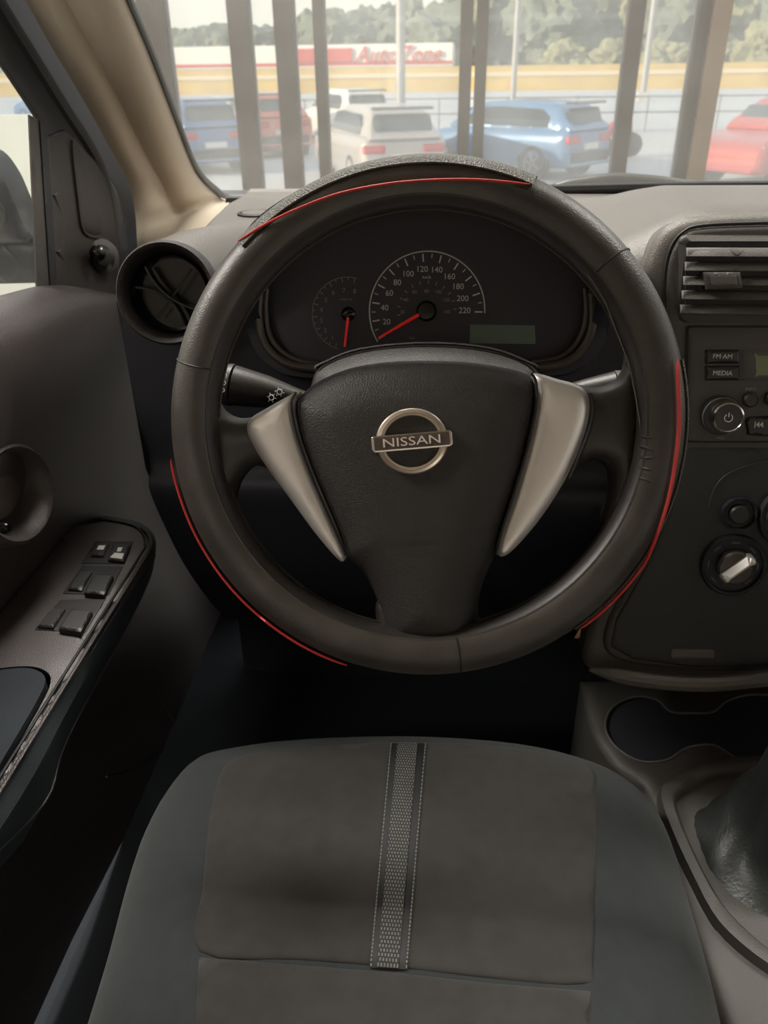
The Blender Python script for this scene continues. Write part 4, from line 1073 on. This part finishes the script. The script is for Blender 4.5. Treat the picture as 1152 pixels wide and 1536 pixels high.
pil([(948, 520), (940, 552), (922, 572), (890, 580), (850, 572), (800, 580), (790, 700), (830, 740), (866, 706), (895, 690), (915, 704), (918, 740), (908, 785), (945, 770), (965, 700), (968, 600)], -.018, .016, .020, .012, 'leather2', 'spoke')
pil([(505, 968), (540, 962), (562, 940), (568, 900), (640, 890), (712, 900), (718, 930), (738, 948), (790, 950), (760, 985), (640, 1003), (540, 990)], -.016, .012, .016, .010, 'leather2', 'spoke')
# airbag pad
padpx = [(441, 606), (452, 590), (480, 569), (525, 551), (580, 542), (640, 540), (700, 542), (755, 550), (790, 560), (802, 575), (803, 610), (790, 672), (770, 740), (752, 795), (742, 835), (726, 872), (716, 912), (708, 944), (690, 964), (655, 973), (615, 970), (588, 956), (574, 930), (562, 895), (542, 858), (518, 836), (506, 800), (484, 748), (460, 690), (446, 645)]
ph = pil(padpx, -.012, .028, .040, .025, 'pad', 'airbag_cover', step=.006, k=4, wp=.006)
# silver inlays
pil([(367, 642), (374, 626), (398, 611), (432, 592), (447, 586), (440, 608), (446, 645), (461, 692), (485, 750), (507, 802), (517, 830), (513, 844), (500, 836), (468, 798), (430, 746), (396, 700), (374, 664)], -.004, .009, .014, .012, 'silver', 'silver_inlay', step=.005, wp=.007)
pil([(801, 559), (840, 568), (870, 577), (884, 592), (887, 618), (878, 655), (852, 716), (815, 775), (782, 815), (760, 835), (748, 834), (747, 815), (768, 752), (788, 684), (802, 620), (805, 585)], -.004, .009, .014, .012, 'silver', 'silver_inlay', step=.005, wp=.007)
# dark gap line beside the inlays
for pts in ([(444, 588), (437, 606), (443, 645), (459, 694), (483, 752), (506, 804), (519, 834)], [(797, 560), (804, 574), (804, 612), (791, 672), (771, 740), (753, 795), (744, 832)], [(886, 590), (890, 618), (881, 656), (855, 718)]):
    Acc().tube([WF.P(*WF.uv(x, y, .004), .004) for x, y in smooth(pts, 4, False)], .0012, 6).build('inlay_gap', M['stackd'], sw_)
# badge
bu_, bv_ = WF.uv(618, 662, .016)
bw = ph(bu_, bv_)
BFr = Frame(WF.P(bu_, bv_, bw), WF.ex, WF.n)
rbx = .0262
prof = [(rbx, -.001), (rbx, .002), (rbx*.96, .0032), (rbx*.87, .0020), (rbx*.85, .0024), (rbx*.79, .0024), (rbx*.77, -.001)]
ringb = Acc().lathe(BFr, prof, 56, su=1.02, sv=.93)
ringb.f.pop()
bd = ringb.build('badge', mat('badge_satin_chrome', S(205, 192, 178), .34, metal=.85), sw_, ang=30)
bar = Acc().pillow(BFr, rr(-.0298, -.0060, .0298, .0060, .0016, 3), .0012, .0014, .004, wf=lambda u, v: .0030)
bar.build('badge_bar', M['chrome'], bd)
Acc().pillow(BFr, rr(-.0278, -.0048, .0278, .0048, .0008, 2), 0.0001, .001, .0001, wf=lambda u, v: .0043).build('badge_bar_face', mat('badge_grey', S(92, 78, 72), .4, metal=.3), bd)
Acc().text('NISSAN', BFr, 0, 0, .0064, .0044, .0006, sx=1.42).build('badge_lettering', mat('badge_letters', S(225, 215, 205), .5), bd)
Acc().text('AIRBAG', WF, *WF.uv(627, 815, .014), .0048, -.0002, .0004, hf=ph).text('SRS', WF, *WF.uv(627, 799, .014), .0034, -.0002, .0004, hf=ph).build('embossed_words', M['pad'], sw_)
